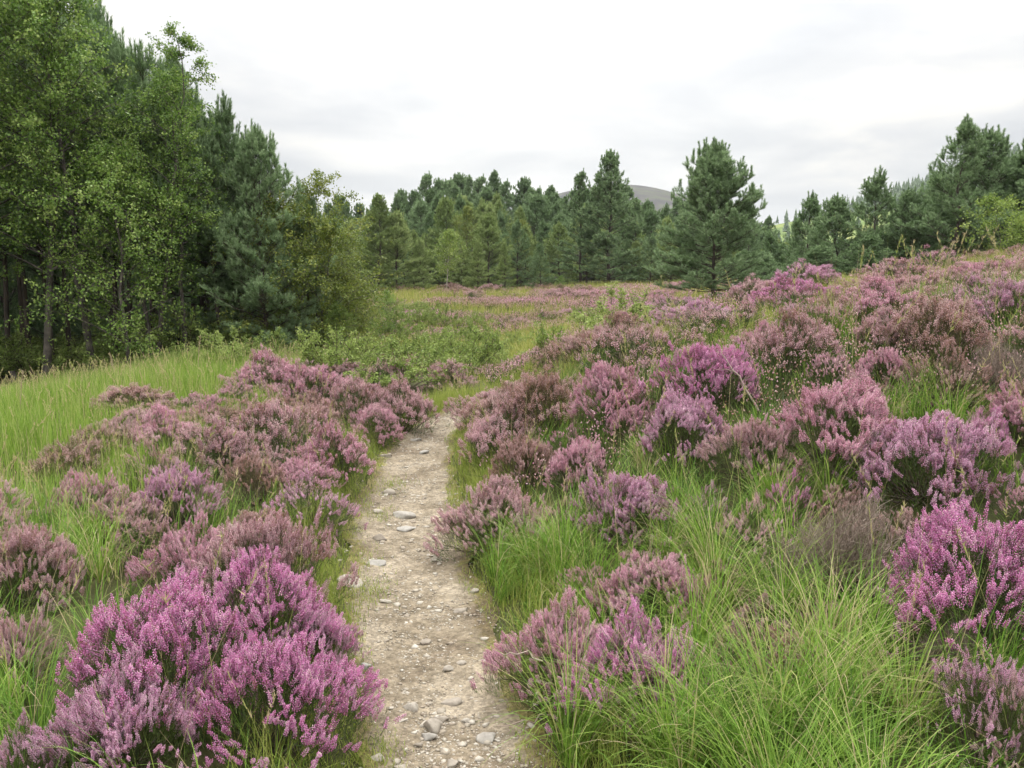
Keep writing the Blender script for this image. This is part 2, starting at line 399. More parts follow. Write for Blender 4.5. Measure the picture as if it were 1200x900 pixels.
def copy_thing(proto, loc, rz, sc, label, cat, group=None, mats=None):
    """copy a thing and its parts; mats: {part name: material} put on the copy's own slot"""
    r = proto.copy(); COL.objects.link(r)
    r.location = loc; r.rotation_euler = (rng.normal() * .03, rng.normal() * .03, rz)
    r.scale = sc if hasattr(sc, '__len__') else (sc, sc, sc)
    for k in list(r.keys()):
        if k in ('label', 'category', 'group'): del r[k]
    tag(r, label, cat, group)
    for ch in PARTS[proto.name]:
        c = ch.copy(); COL.objects.link(c); c.parent = r
        base = ch.name.split('.')[0]
        if mats and base in mats:
            c.material_slots[0].link = 'OBJECT'; c.material_slots[0].material = mats[base]
    return r
PARTS = {}
PROTOS = []
def proto(name, parts):
    """an unlinked thing (Empty + part objects) that copies are taken from"""
    r = bpy.data.objects.new(name, None); r.empty_display_size = .2
    PARTS[r.name] = []
    for pn, me in parts:
        c = bpy.data.objects.new(pn, me); PARTS[r.name].append(c)
    PROTOS.append(r)
    return r

# ------------------------------------------------------------------ ground sheet and path
def axis(stops):
    a = [stops[0][0]]
    for (p, st), (q, _) in zip(stops[:-1], stops[1:]):
        n = max(1, int(round((q - p) / st)))
        a.extend(list(p + (q - p) * np.arange(1, n + 1) / n))
    return np.array(a)

gx = axis([(-2600, 160), (-800, 40), (-240, 12), (-60, 2.0), (-14, .3), (-4, .07), (3, .12), (8, .3), (26, 2.0), (80, 8), (560, 40), (1200, 160), (2800, 0)])
gy = axis([(-60, 6), (-6, .5), (1.0, .07), (11, .12), (15, .3), (36, 1.2), (70, 6), (520, 16), (1300, 100), (3200, 0)])
X, Y = np.meshgrid(gx, gy)
Z = height(X.ravel(), Y.ravel())
nx, ny = len(gx), len(gy)
ii = (np.arange(ny - 1)[:, None] * nx + np.arange(nx - 1)[None, :]).ravel()
mb = MB(); mb.add(np.stack([X.ravel(), Y.ravel(), Z], -1), np.stack([ii, ii + 1, ii + nx + 1, ii + nx], -1))
ground = link('ground', mb.mesh('ground', M['ground'], smooth=True)); ground['kind'] = 'structure'

def build_path():
    ks = np.linspace(0, len(_px) - 1, 700)
    cx = np.interp(ks, np.arange(len(_px)), _px); cy = np.interp(ks, np.arange(len(_py)), _py); w = np.interp(ks, np.arange(len(_pw)), _pw)
    t = norm(np.stack([np.gradient(cx), np.gradient(cy)], -1)); nrm = np.stack([t[:, 1], -t[:, 0]], -1)
    nc = 25
    s = np.linspace(-1, 1, nc)
    arc = np.cumsum(np.hypot(np.gradient(cx), np.gradient(cy)))
    wl = w * (1.12 + .16 * vnoise(arc * 2.2, arc * 0, 21) + .07 * vnoise(arc * 7, arc * 0, 22))
    wr = w * (1.12 + .16 * vnoise(arc * 2.2, arc * 0, 23) + .07 * vnoise(arc * 7, arc * 0, 24))
    off = np.where(s[None, :] < 0, s[None, :] * wl[:, None], s[None, :] * wr[:, None])
    PXX = cx[:, None] + nrm[:, 0:1] * off; PYY = cy[:, None] + nrm[:, 1:2] * off
    z = height0(PXX, PYY) - .035 * (1 - np.abs(s[None, :]) ** 3) - .012 * np.abs(s[None, :]) ** 3
    z = z + .010 * vnoise(PXX * 5, PYY * 5, 31) + .004 * vnoise(PXX * 22, PYY * 22, 32)
    V = np.stack([PXX, PYY, z], -1)
    n = len(ks)
    i = (np.arange(n - 1)[:, None] * nc + np.arange(nc - 1)[None, :]).ravel()
    fs = np.abs((s[:-1] + s[1:]) / 2)
    m = MB(); m.add(V, np.stack([i, i + 1, i + nc + 1, i + nc], -1), np.tile(fs, n - 1))
    o = link('path', m.mesh('path', M['path'], smooth=True)); o['kind'] = 'structure'
build_path()
def path_surface(x, y):
    d, w = path_dist(x, y); q = np.clip(d / (1.15 * w), 0, 1) ** 3
    return height0(x, y) - .035 * (1 - q) - .012 * q + .010 * vnoise(np.asarray(x) * 5, np.asarray(y) * 5, 31)
def pathz(x, y): return float(path_surface(np.array([x]), np.array([y]))[0])

# ------------------------------------------------------------------ stones and gravel
def stone_mesh(name, sx, sy, sz, seed, sub=3):
    import bmesh
    b = bmesh.new(); bmesh.ops.create_icosphere(b, subdivisions=sub, radius=1)
    V = np.array([v.co[:] for v in b.verts]); Fc = np.array([[v.index for v in f.verts] for f in b.faces]); b.free()
    rg = np.random.default_rng(seed)
    for _ in range(9):                                   # flat chipped facets
        n = norm(rg.normal(size=3) * np.array([1, 1, .8])); d = rg.uniform(.42, .82)
        h = V @ n; V = np.where((h > d)[:, None], V - n[None] * ((h - d) * .92)[:, None], V)
    V = V * (1 + .05 * vnoise(V[:, 0] * 3 + seed, V[:, 1] * 3 + V[:, 2] * 2, seed))[:, None]
    V = V * np.array([sx, sy, sz])
    m = MB(); m.add(V, Fc, 0.0)
    return m.mesh(name, M['stone'], smooth=False)

STONES = [  # u, v, width px, height ratio, label
    (280, 0, 0, 0, ''),
    (508, 843, 40, .55, 'pale angular stone with a mossy edge, largest near the bend of loose cobbles'),
    (527, 815, 30, .35, 'flat blue-grey stone set in the gravel just beyond the pale angular stone'),
    (484, 822, 26, .5, 'whitish wedge stone with green edge on the middle of the gravel path'),
    (501, 857, 24, .5, 'brownish rounded stone leaning against the pale angular stone'),
    (572, 858, 30, .5, 'grey chipped stone lying alone near the grassy edge of the path'),
    (541, 771, 16, .5, 'small white flat stone beside an orange-tinted stone on the path'),
    (527, 777, 17, .6, 'small orange-tinted stone in the middle of the path'),
    (530, 888, 20, .5, 'grey stone half sunk in gravel at the lower edge of the picture'),
    (470, 893, 22, .4, 'pale stone at the lower edge of the picture beside the mossy verge'),
    (443, 881, 26, .35, 'long flat stone on the mossy verge under the magenta heather'),
    (428, 777, 18, .7, 'whitish stone tucked under the magenta heather at the path edge'),
    (541, 708, 26, .3, 'flat grey slab stone at the path edge before the pink heather clump'),
    (410, 681, 34, .5, 'rounded tan boulder stone bedded in the mossy verge'),
    (441, 655, 30, .35, 'dark flat stone lying on the mossy side of the path'),
    (510, 652, 22, .5, 'brown stone on the path where dark soil shows between grass and gravel'),
    (472, 600, 32, .3, 'long pale slab stone lying across the upper path'),
    (478, 614, 28, .3, 'flat tan stone just below the long pale slab on the path'),
    (446, 626, 22, .5, 'rounded whitish stone by the green heather at the path edge'),
    (455, 572, 18, .6, 'whitish stone in a small grass patch on the path'),
    (452, 533, 18, .5, 'white stone at the path edge below the far heather bank'),
    (497, 528, 16, .4, 'pale stone near the grassy bend of the path'),
    (487, 512, 22, .3, 'flat stone step across the path shortly before its bend'),
    (441, 596, 16, .5, 'small grey stone between the dark flat stone and the grass patch'),
    (556, 690, 14, .5, 'small grey stone at the edge of the worn soil by the tall grass'),
    (490, 866, 14, .6, 'small dark stone below the brownish rounded stone'),
    (545, 838, 15, .5, 'small whitish stone between the blue-grey stone and the chipped stone'),
    (470, 838, 15, .4, 'small pale green-tinged stone beside the whitish wedge stone'),
    (518, 836, 18, .5, 'small pale stone resting on top edge of the pale angular stone'),
    (452, 700, 15, .4, 'small flat brown stone in the middle stretch of the path'),
    (500, 745, 16, .4, 'low grey stone flush with the gravel in the middle of the path'),
]
for i, (u, v, wpx, hr, lab) in enumerate(STONES[1:]):
    x, y, D = at(u, v)
    w = wpx * D / F * .5
    o = link('path_stone', stone_mesh('path_stone', w, w * random.uniform(.65, .9), w * hr, 100 + i))
    o.location = (x, y, pathz(x, y) + w * hr * .15)
    o.rotation_euler = (random.uniform(-.15, .15), random.uniform(-.15, .15), random.uniform(-.5, .5))
    tag(o, lab, 'stone')

def build_gravel():
    import bmesh
    b = bmesh.new(); bmesh.ops.create_icosphere(b, subdivisions=1, radius=1)
    V0 = np.array([v.co[:] for v in b.verts]); F0 = np.array([[v.index for v in f.verts] for f in b.faces]); b.free()
    n = 30000
    yy = 2.2 + 8.2 * rng.random(n) ** 1.7
    s = np.clip(rng.normal(size=n) * .62, -1.3, 1.3)
    xx = np.interp(yy, _py[:200], _px[:200]) + s * np.interp(yy, PY, PW)
    sz = .0025 * np.exp(rng.normal(size=n) * .55) * (1 + (rng.random(n) < .03) * 2.2)
    sz = np.clip(sz, .0015, .018)
    cl = vnoise(xx * 4, yy * 4, 77)
    keep = rng.random(n) < np.clip(.6 + .6 * cl, .2, 1)
    xx, yy, sz = xx[keep], yy[keep], sz[keep]; n = len(xx)
    zz = path_surface(xx, yy) + sz * .05
    jit = 1 + .3 * rng.normal(size=(n, len(V0), 1)).clip(-1.5, 1.5)
    sc = np.stack([sz * rng.uniform(.8, 1.5, n), sz * rng.uniform(.8, 1.4, n), sz * rng.uniform(.35, .65, n)], -1)
    a = rng.random(n) * 6.28
    P = V0[None] * jit * sc[:, None]
    Q = np.stack([P[..., 0] * np.cos(a)[:, None] - P[..., 1] * np.sin(a)[:, None], P[..., 0] * np.sin(a)[:, None] + P[..., 1] * np.cos(a)[:, None], P[..., 2]], -1)
    Q = Q + np.stack([xx, yy, zz], -1)[:, None]
    m = MB(); m.add(Q, (np.arange(n)[:, None, None] * len(V0) + F0[None]).reshape(-1, 3), np.repeat(rng.random(n), len(F0)))
    o = link('gravel', m.mesh('gravel', M['pebble'])); o['kind'] = 'stuff'
    o['label'] = 'loose tan and grey gravel scattered over the footpath'
build_gravel()

# ------------------------------------------------------------------ heather
def heather(seed, Rr, H, ntip, nspk, nflo, fsize, spike=(.07, .13), nshoot=2400, shoot_w=.0028, wood=60, brown=False, dead=False, sparse=1.0, upright=.55):
    """a mound of upright flowering shoots: green shoots, woody stems and blossom as three meshes"""
    rg = np.random.default_rng(seed)
    a = rg.random(ntip) * 2 * math.pi
    q = np.sqrt(rg.random(ntip))
    lob = 1 + .22 * np.sin(a * 2 + seed) + .14 * np.sin(a * 3 + seed * 2.1) + .10 * np.sin(a * 5 + seed * .7)
    rr = q * Rr * lob
    px = rr * np.cos(a); py = rr * np.sin(a)
    top = H * (1 - .93 * q ** 2.4) ** .62
    top = top * (1 + .30 * vnoise(px * 5.5 / Rr * .5 + seed, py * 5.5 / Rr * .5, seed) + .10 * rg.normal(size=ntip) * .6)
    tilt = q * upright + rg.normal(size=ntip) * .10
    td = np.stack([np.sin(tilt) * np.cos(a), np.sin(tilt) * np.sin(a), np.cos(tilt)], -1)
    tip = np.stack([px, py, np.maximum(top, .05)], -1)
    # spikes
    n = ntip * nspk
    tb = np.repeat(tip, nspk, 0); d = np.repeat(td, nspk, 0)
    d = norm(d + rg.normal(size=(n, 3)) * np.array([.30, .30, .12]))
    SL = rg.uniform(*spike, n)
    off = rg.normal(size=(n, 3)) * np.array([.026, .026, .016]) * (Rr / .45) * .85
    end = tb + off; start = end - d * SL[:, None]
    mf, mb_, mw = MB(), MB(), MB()
    tipcol = np.repeat(rg.random(ntip), nspk)
    bloomy = rg.random(n) < (sparse * np.repeat(np.clip(1.0 - .35 * np.maximum(q - .8, 0) / .2 + .75 * np.minimum(vnoise(px * 7 + 9, py * 7, seed + 5) + .15, .0), .05, 1), nspk))
    if not dead:
        k = np.arange(nflo)[None, :]
        ii_ = np.where(bloomy)[0]
        fr = .25 + .75 * (k + rg.random((len(ii_), nflo))) / nflo
        ph = k * 2.4 + rg.random((len(ii_), 1)) * 6.28
        dd = d[ii_]; s1 = norm(np.cross(dd, np.array([.3, .1, .9]))); s2 = np.cross(dd, s1)
        rad = fsize * (.78 - .45 * fr ** 3) + rg.random(fr.shape) * fsize * .25
        side = s1[:, None] * np.cos(ph)[..., None] + s2[:, None] * np.sin(ph)[..., None]
        bend = np.array([0, 0, 1.]) * 0
        pos = start[ii_][:, None] + dd[:, None] * (SL[ii_][:, None] * fr)[..., None] + side * rad[..., None] + bend
        tone = .06 + .48 * tipcol[ii_][:, None] + .25 * fr + .22 * rg.normal(size=fr.shape)
        tone = np.where(rg.random(fr.shape) < .04, 1.0, tone)
        sz = fsize * rg.uniform(.75, 1.2, fr.shape) * (1.1 - .45 * fr ** 4)
        global rng
        keep = rng; rng = rg
        tetras(mb_, pos.reshape(-1, 3), sz.ravel(), (side * .8 + dd[:, None] * .5).reshape(-1, 3), np.clip(tone, 0, 1).ravel())
        rng = keep
    # green shoots: on the spikes and below them
    m = nshoot
    pick = rg.integers(0, n, m)
    fr = rg.random(m) ** .8
    bp_ = start[pick] - d[pick] * (rg.random(m) * .16)[:, None] * (H / .45) + rg.normal(size=(m, 3)) * .018 * (Rr / .45)
    bp_[:, 2] = np.maximum(bp_[:, 2], .01)
    dv = norm(d[pick] + rg.normal(size=(m, 3)) * .38)
    L = rg.uniform(.035, .085, m)
    tone = np.clip(.5 + .25 * rg.normal(size=m), 0, 1)
    # stubby two-leaf sprigs
    keep = rng; rng = rg
    tris(mf, bp_, dv, L, shoot_w * rg.uniform(.7, 1.4, m), tone)
    tris(mf, start, d, SL * 1.02, np.full(n, shoot_w * .8), np.clip(.45 + .2 * rg.normal(size=n), 0, 1))
    rng = keep
    # woody stems from the root to the tips
    pick = rg.choice(ntip, size=min(wood, ntip), replace=False)
    e = tip[pick] - td[pick] * spike[0]
    b0 = np.stack([rg.normal(size=len(pick)) * .05 * Rr / .45, rg.normal(size=len(pick)) * .05 * Rr / .45, np.full(len(pick), -.02)], -1)
    mid = b0 * .45 + e * .55; mid[:, :2] *= 1.12; mid[:, 2] *= .72
    t = np.linspace(0, 1, 5)[None, :, None]
    P = (1 - t) ** 2 * b0[:, None] + 2 * t * (1 - t) * mid[:, None] + t * t * e[:, None]
    P[:, 1:-1] += rg.normal(size=(len(pick), 3, 3)) * .012
    rd = np.linspace(.0055, .0012, 5)[None, :] * rg.uniform(.7, 1.3, (len(pick), 1))
    tubes(mw, P, rd, 3, np.clip(.5 + .3 * rg.normal(size=len(pick)), 0, 1))
    if dead:
        for _ in range(3):                     # fine bare twigs all over the mound
            pk = rg.integers(0, n, 900)
            dv = norm(d[pk] + rg.normal(size=(900, 3)) * .45)
            b1 = start[pk] - d[pk] * (rg.random(900) * .2)[:, None]
            L = rg.uniform(.05, .13, 900)[:, None]
            Pt = np.stack([b1, b1 + dv * L * .5 + rg.normal(size=(900, 3)) * .006, b1 + dv * L + rg.normal(size=(900, 3)) * .01], 1)
            tubes(mw, Pt, np.tile(np.array([[.0016, .0012, .0005]]), (900, 1)), 3, np.clip(.55 + .3 * rg.normal(size=900), 0, 1))
    sh = M['deadtwig'] if dead else (M['shoot_brown'] if brown else M['shoot'])
    parts = [('foliage', mf.mesh('heather_foliage', sh)), ('woody_stem', mw.mesh('heather_wood', M['deadtwig'] if dead else M['wood']))]
    if not dead: parts.append(('blossom', mb_.mesh('heather_blossom', M['pink'])))
    return proto('heather_bush', parts)

HI = [heather(11 + i, .45, .45, 210, 5, 34, .0084, spike=(.055, .11), nshoot=6500, wood=70, upright=.65 + .1 * i) for i in range(4)]
HISP = [heather(31 + i, .45, .45, 120, 4, 30, .0082, spike=(.055, .11), nshoot=4200, wood=85, sparse=.75, upright=.8) for i in range(2)]
MID = [heather(51 + i, .45, .45, 170, 5, 16, .0112, spike=(.055, .105), nshoot=3200, shoot_w=.0042, wood=50, upright=.75) for i in range(5)]
MIDSP = [heather(71 + i, .45, .42, 105, 5, 14, .0108, spike=(.055, .105), nshoot=3000, shoot_w=.0042, wood=50, sparse=.55, upright=.7) for i in range(3)]
LO = [heather(91 + i, .45, .42, 95, 4, 6, .020, spike=(.08, .14), nshoot=1000, shoot_w=.008, wood=20, upright=.6) for i in range(5)]
LOSP = [heather(121 + i, .45, .38, 60, 4, 5, .017, spike=(.08, .13), nshoot=1300, shoot_w=.008, wood=20, sparse=.5, upright=.7) for i in range(3)]
DEAD = [heather(141, .45, .48, 110, 5, 1, .006, nshoot=500, wood=100, dead=True, upright=.8), heather(142, .45, .42, 90, 5, 1, .006, nshoot=500, wood=90, dead=True, upright=.7)]

occupied = []
def put_heather(x, y, rad, H, kind, colour, label, group=None, brown=None):
    D = math.hypot(x, y)
    if kind == 'dead': p = DEAD[len(occupied) % 2]
    elif D < 6.2: p = (HISP if kind == 'sparse' else HI)[rng.integers(0, 2 if kind == 'sparse' else 4)]
    elif D < 12.5: p = (MIDSP if kind == 'sparse' else MID)[rng.integers(0, 3 if kind == 'sparse' else 5)]
    else: p = (LOSP if kind == 'sparse' else LO)[rng.integers(0, 3 if kind == 'sparse' else 5)]
    mats = {}
    if kind != 'dead':
        mats['blossom'] = M[colour]
        if brown if brown is not None else (colour == 'rust'): mats['foliage'] = M['shoot_brown']
    k = rad / .45
    occupied.append((x, y, rad))
    return copy_thing(p, (x, y, gz(x, y) - .02), rng.random() * 6.28, (k * rng.uniform(.95, 1.05), k * rng.uniform(.95, 1.05), H / .45), label, 'heather', group, mats)

# u0, u1, top v, v of the root, kind, colour, label
HAND = [
    (75, 300, 652, 842, 'full', 'magenta', 'bright magenta heather with tall upright spikes, biggest bloom beside the path'),
    (225, 425, 715, 880, 'full', 'magenta', 'deep pink heather spilling over the gravel at the lower end of the path'),
    (60, 235, 745, 905, 'full', 'lilac', 'pale lilac heather with cream buds and bare woody stems beneath'),
    (215, 395, 640, 775, 'full', 'magenta', 'magenta-pink heather crest directly behind the biggest bright bloom'),
    (320, 420, 700, 790, 'full', 'lilac', 'pale pink heather touching the gravel beside the whitish tucked stone'),
    (165, 290, 602, 700, 'full', 'pink', 'soft pink heather clump between the meadow grass and the magenta crest'),
    (225, 392, 598, 712, 'full', 'dusty', 'wide dusty pink heather mound above the magenta bloom, touching the path'),
    (-25, 100, 606, 705, 'full', 'dusty', 'dusky pink heather cut by the picture edge beside long meadow grass'),
    (60, 136, 548, 612, 'full', 'pink', 'small pink heather alone in the meadow grass near the picture edge'),
    (165, 250, 535, 612, 'full', 'lilac', 'round pale pink heather standing in meadow grass between brownish neighbours'),
    (308, 415, 562, 622, 'sparse', 'lilac', 'mostly green heather with few lilac flowers beside the path'),
    (205, 300, 482, 556, 'full', 'dusty', 'dusty heather at the meadow edge with greyish stems'),
    (268, 372, 462, 540, 'full', 'dusty', 'dull pink heather on the crown of the path-side bank'),
    (338, 432, 472, 562, 'full', 'pink', 'pinkish heather overhanging the upper path by the white stone'),
    (255, 345, 530, 590, 'sparse', 'rust', 'brownish half-faded heather with grass growing through it, behind the green one'),
    (150, 215, 522, 575, 'sparse', 'dusty', 'brownish sparse heather tuft at the open meadow side'),
    (108, 208, 452, 486, 'full', 'rust', 'low rusty pink heather island in the middle of the meadow'),
    (268, 352, 414, 464, 'full', 'pink', 'pink heather beneath the yellowing birch, at the head of the bank'),
    (325, 402, 428, 480, 'full', 'pink', 'pink heather next to the pale green shrubs, second from the yellowing birch'),
    (380, 456, 445, 497, 'full', 'dusty', 'dusty pink heather midway along the bank towards the bend'),
    (428, 512, 442, 502, 'full', 'dusty', 'rounded dusky heather bulging towards the path just before the bend'),
    (492, 556, 425, 458, 'full', 'dusty', 'dusky heather standing where the path turns out of sight'),
    (410, 470, 462, 520, 'full', 'pink', 'pink heather at the very edge of the upper path opposite the grassy bend'),
    (-35, 62, 690, 800, 'full', 'dusty', 'dark pink heather at the picture edge behind tall green blades'),
    (-15, 75, 815, 930, 'sparse', 'lilac', 'thin lilac heather stems rising through grass at the lower picture corner'),
    (130, 215, 600, 660, 'sparse', 'dusty', 'thin dusty heather between soft pink clump and picture edge heather'),
    (580, 735, 680, 815, 'full', 'pink', 'pink heather leaning over the gravel on the grassy side of the path'),
    (690, 838, 645, 735, 'full', 'pink', 'salmon pink heather rising above long green grass behind the leaning one'),
    (665, 835, 715, 838, 'full', 'magenta', 'loose magenta heather tangled in tall grass beside bare grey twigs'),
    (1030, 1250, 512, 745, 'full', 'magenta', 'large violet-pink heather cut by the picture edge, dark hollow beneath it'),
    (900, 1075, 540, 690, 'dead', '', 'grey dead heather bush without flowers beside the large violet-pink one'),
    (1000, 1165, 486, 582, 'full', 'lilac', 'violet heather ridge directly behind the grey dead bush'),
    (903, 1052, 430, 548, 'full', 'pink', 'broad rosy heather mound on the bank below the brown heather crest'),
    (1122, 1185, 468, 532, 'full', 'magenta', 'small magenta heather knob above the violet ridge'),
    (785, 880, 382, 470, 'full', 'magenta', 'bright pink heather, tallest on the bank, leaning to the pale dead branch'),
    (755, 850, 418, 530, 'full', 'lilac', 'pink heather hanging down the bank below the tallest bright one'),
    (672, 766, 425, 492, 'full', 'pink', 'strong pink heather midway on the bank beside brown heather'),
    (590, 692, 412, 505, 'full', 'rust', 'large brown-pink faded heather on the shoulder of the bank above the bend'),
    (540, 642, 468, 540, 'full', 'dusty', 'dusky low heather curving round the inside of the bend'),
    (530, 642, 535, 642, 'full', 'dusty', 'brownish pink heather bulging over the grassy edge of the middle path'),
    (642, 718, 498, 572, 'full', 'pink', 'pink heather above the bright green tussock'),
    (686, 795, 520, 632, 'full', 'lilac', 'lilac heather with dark stems in the middle of the bank, above the tussock'),
    (585, 655, 488, 566, 'full', 'rust', 'rust coloured heather between the inner bend and the pink one'),
    (1075, 1225, 730, 880, 'sparse', 'lilac', 'sparse violet heather sprigs in the dark hollow under the large bush'),
    (1060, 1160, 690, 800, 'dead', '', 'dark bare heather stems in the hollow under the large violet bush'),
    (1130, 1240, 760, 900, 'sparse', 'dusty', 'leggy dark heather at the lower corner under the large violet bush'),
    (870, 965, 362, 432, 'full', 'dusty', 'dusty heather beyond the tallest bright one, on the upper bank'),
    (1040, 1150, 346, 425, 'full', 'rust', 'large brown heather with orange tint high on the bank'),
    (1150, 1225, 318, 384, 'full', 'lilac', 'violet heather at the picture edge just under the hill crest'),
    (1096, 1178, 326, 368, 'full', 'lilac', 'violet heather just below the crest beside its twin at the edge'),
    (998, 1072, 356, 418, 'full', 'dusty', 'dusty pink heather on the upper bank next to the large brown one'),
    (1000, 1068, 408, 462, 'full', 'pink', 'peach-pink heather by the patch of bright grass on the bank'),
    (1130, 1210, 392, 456, 'dead', '', 'grey-green dead heather by the bright grass near the picture edge'),
    (835, 925, 490, 560, 'full', 'dusty', 'dusky heather left of the broad rosy mound on the bank'),
    (800, 858, 572, 622, 'sparse', 'lilac', 'small lilac heather sprig in long grass beside the lilac bank bush'),
    (895, 955, 552, 612, 'sparse', 'magenta', 'small violet heather sprig leaning on the grey dead bush'),
    (1060, 1160, 412, 478, 'sparse', 'rust', 'brown sparse heather behind the bright grass patch'),
    (1150, 1240, 440, 520, 'full', 'pink', 'pink heather at the picture edge above the large violet bush'),
]
for (u0, u1, vt, vb, kind, colour, lab) in HAND:
    x, y, D = at((u0 + u1) / 2, vb)
    rad = (u1 - u0) / 2 * D / F
    H = max(.18, (vb - vt) * D / F * .98 - .0)
    H = min(H, rad * 1.0 + .1)
    if kind == 'dead': H *= .85
    put_heather(x, y, rad * (1.0 if D < 4.2 else 1.2), H, kind, colour, lab)

def clear_of(x, y, f=1.0, extra=0.0):
    for (a, b, r) in occupied:
        if (a - x) ** 2 + (b - y) ** 2 < ((r * f) + extra) ** 2: return False
    return True

def pd(x, y):
    d, w = path_dist(np.array([x]), np.array([y])); return float(d[0]), float(w[0])

def px_of(x, y, z):
    cy, sy = math.cos(PITCH), math.sin(PITCH)
    dz = z - CZ
    dep = y * cy - dz * sy; up = y * sy + dz * cy
    return 600 + F * x / dep, 450 - F * up / dep, dep

BANKLAB = {
    'pink': 'pink heather tuft among the many on the sloping bank behind the larger bushes',
    'dusty': 'dusty pink heather tuft among the many on the sloping bank',
    'rust': 'rusty brown heather tuft among the many on the sloping bank',
    'lilac': 'violet heather tuft among the many on the sloping bank',
    'magenta': 'vivid pink heather tuft among the many on the sloping bank'}
MOORLAB = {
    'pink': 'small pink heather clump out on the flat moor before the pines',
    'dusty': 'small dusty heather clump out on the flat moor before the pines',
    'rust': 'small brown heather clump out on the flat moor before the pines',
    'lilac': 'small violet heather clump out on the flat moor before the pines'}
cnt = 0
GAPS = [(2.3, 6.0, 1.0), (1.0, 4.2, .9), (.5, 3.2, .9), (1.3, 3.0, .9), (2.6, 13.0, .8), (.2, 4.6, .5), (2.0, 2.3, .8), (2.9, 5.4, .5)]
tries = 0
while cnt < 92 and tries < 6000:
    tries += 1
    y = rng.uniform(6.2, 20.5); x = rng.uniform(-.3, 13.5)
    z = gz(x, y); u, v, D = px_of(x, y, z)
    if u > 1240 or u < 540: continue
    d, w = pd(x, y)
    if x < path_c(min(y, 13)) + .5 or d < w + .35: continue
    rad = rng.uniform(.36, .64)
    if any((x - a) ** 2 + (y - b) ** 2 < c * c for a, b, c in GAPS): continue
    if not clear_of(x, y, .85, rad * .62): continue
    q = vnoise(x * .5, y * .5, 66) + .35 * rng.normal()
    colr = 'magenta' if q > .7 else 'lilac' if q > .45 else 'pink' if q > -.05 else 'dusty' if q > -.6 else 'rust'
    put_heather(x, y, rad, rad * rng.uniform(.5, .8), 'sparse' if rng.random() < (.25 if y < 11 else .5) else 'full', colr, BANKLAB[colr], colr + ' heather tufts on the sloping bank')
    cnt += 1
cnt = 0; tries = 0
while cnt < 88 and tries < 6000:
    tries += 1
    y = 12.5 + 29 * rng.random() ** .8; x = rng.uniform(-.17, .30) * y
    if y > 39 and rng.random() < .5: continue
    z = gz(x, y); u, v, D = px_of(x, y, z)
    if u > 860 or u < 440: continue
    if y < 22 and u < 455: continue
    if x > .9 and y < 21 and x > .2 * y - 1.2: continue
    if vnoise(x * .28, y * .22, 88) < -.12: continue
    rad = rng.uniform(.3, .55) * (1 + .012 * y)
    if not clear_of(x, y, .8, rad * .6): continue
    q = vnoise(x * .35, y * .35, 67) + .3 * rng.normal()
    colr = 'lilac' if q > .7 else 'pink' if q > .15 else 'dusty' if q > -.5 else 'rust'
    put_heather(x, y, rad, rad * rng.uniform(.5, .75), 'sparse' if rng.random() < .3 else 'full', colr, MOORLAB[colr], colr + ' heather clumps on the flat moor')
    cnt += 1

LEFTLAB = {'pink': 'pink heather tuft filling the bank between path and meadow', 'dusty': 'dusty heather tuft filling the bank between path and meadow', 'rust': 'brownish heather tuft filling the bank between path and meadow'}
cnt = 0; tries = 0
while cnt < 34 and tries < 4000:
    tries += 1
    y = rng.uniform(3.9, 11.2); d0 = rng.uniform(.62, 2.35); x = float(np.interp(y, PY[:9], PX[:9])) - d0
    rad = rng.uniform(.2, .36)
    if not clear_of(x, y, .7, rad * .55): continue
    q = vnoise(x * .7, y * .7, 68) + .4 * rng.normal()
    colr = 'pink' if q > .3 else 'dusty' if q > -.3 else 'rust'
    put_heather(x, y, rad, rad * rng.uniform(.75, 1.0), 'sparse' if rng.random() < .4 else 'full', colr, LEFTLAB[colr], colr + ' heather tufts filling the path-side bank')
    cnt += 1
NEARLAB = {'pink': 'thin pink heather tuft growing through the long bank grass', 'dusty': 'thin dusty heather tuft growing through the long bank grass', 'rust': 'thin brown heather tuft growing through the long bank grass'}
cnt = 0; tries = 0
while cnt < 42 and tries < 4000:
    tries += 1
    y = rng.uniform(2.6, 7.5); x = rng.uniform(.15, 4.3)
    u, v, D = px_of(x, y, gz(x, y))
    if u > 1220 or pd(x, y)[0] < .75: continue
    rad = rng.uniform(.14, .30)
    if not clear_of(x, y, .75, rad * .6): continue
    q = .5 * rng.normal()
    colr = 'pink' if q > .1 else 'dusty' if q > -.4 else 'rust'
    put_heather(x, y, rad, rad * rng.uniform(.9, 1.25), 'sparse' if rng.random() < .6 else 'full', colr, NEARLAB[colr], 'thin ' + colr + ' heather tufts in the long bank grass')
    cnt += 1

# ------------------------------------------------------------------ shrubs, birches, pines
def curve3(b0, m, e, k=5):
    t = np.linspace(0, 1, k)[None, :, None]
    return (1 - t) ** 2 * b0[:, None] + 2 * t * (1 - t) * m[:, None] + t * t * e[:, None]

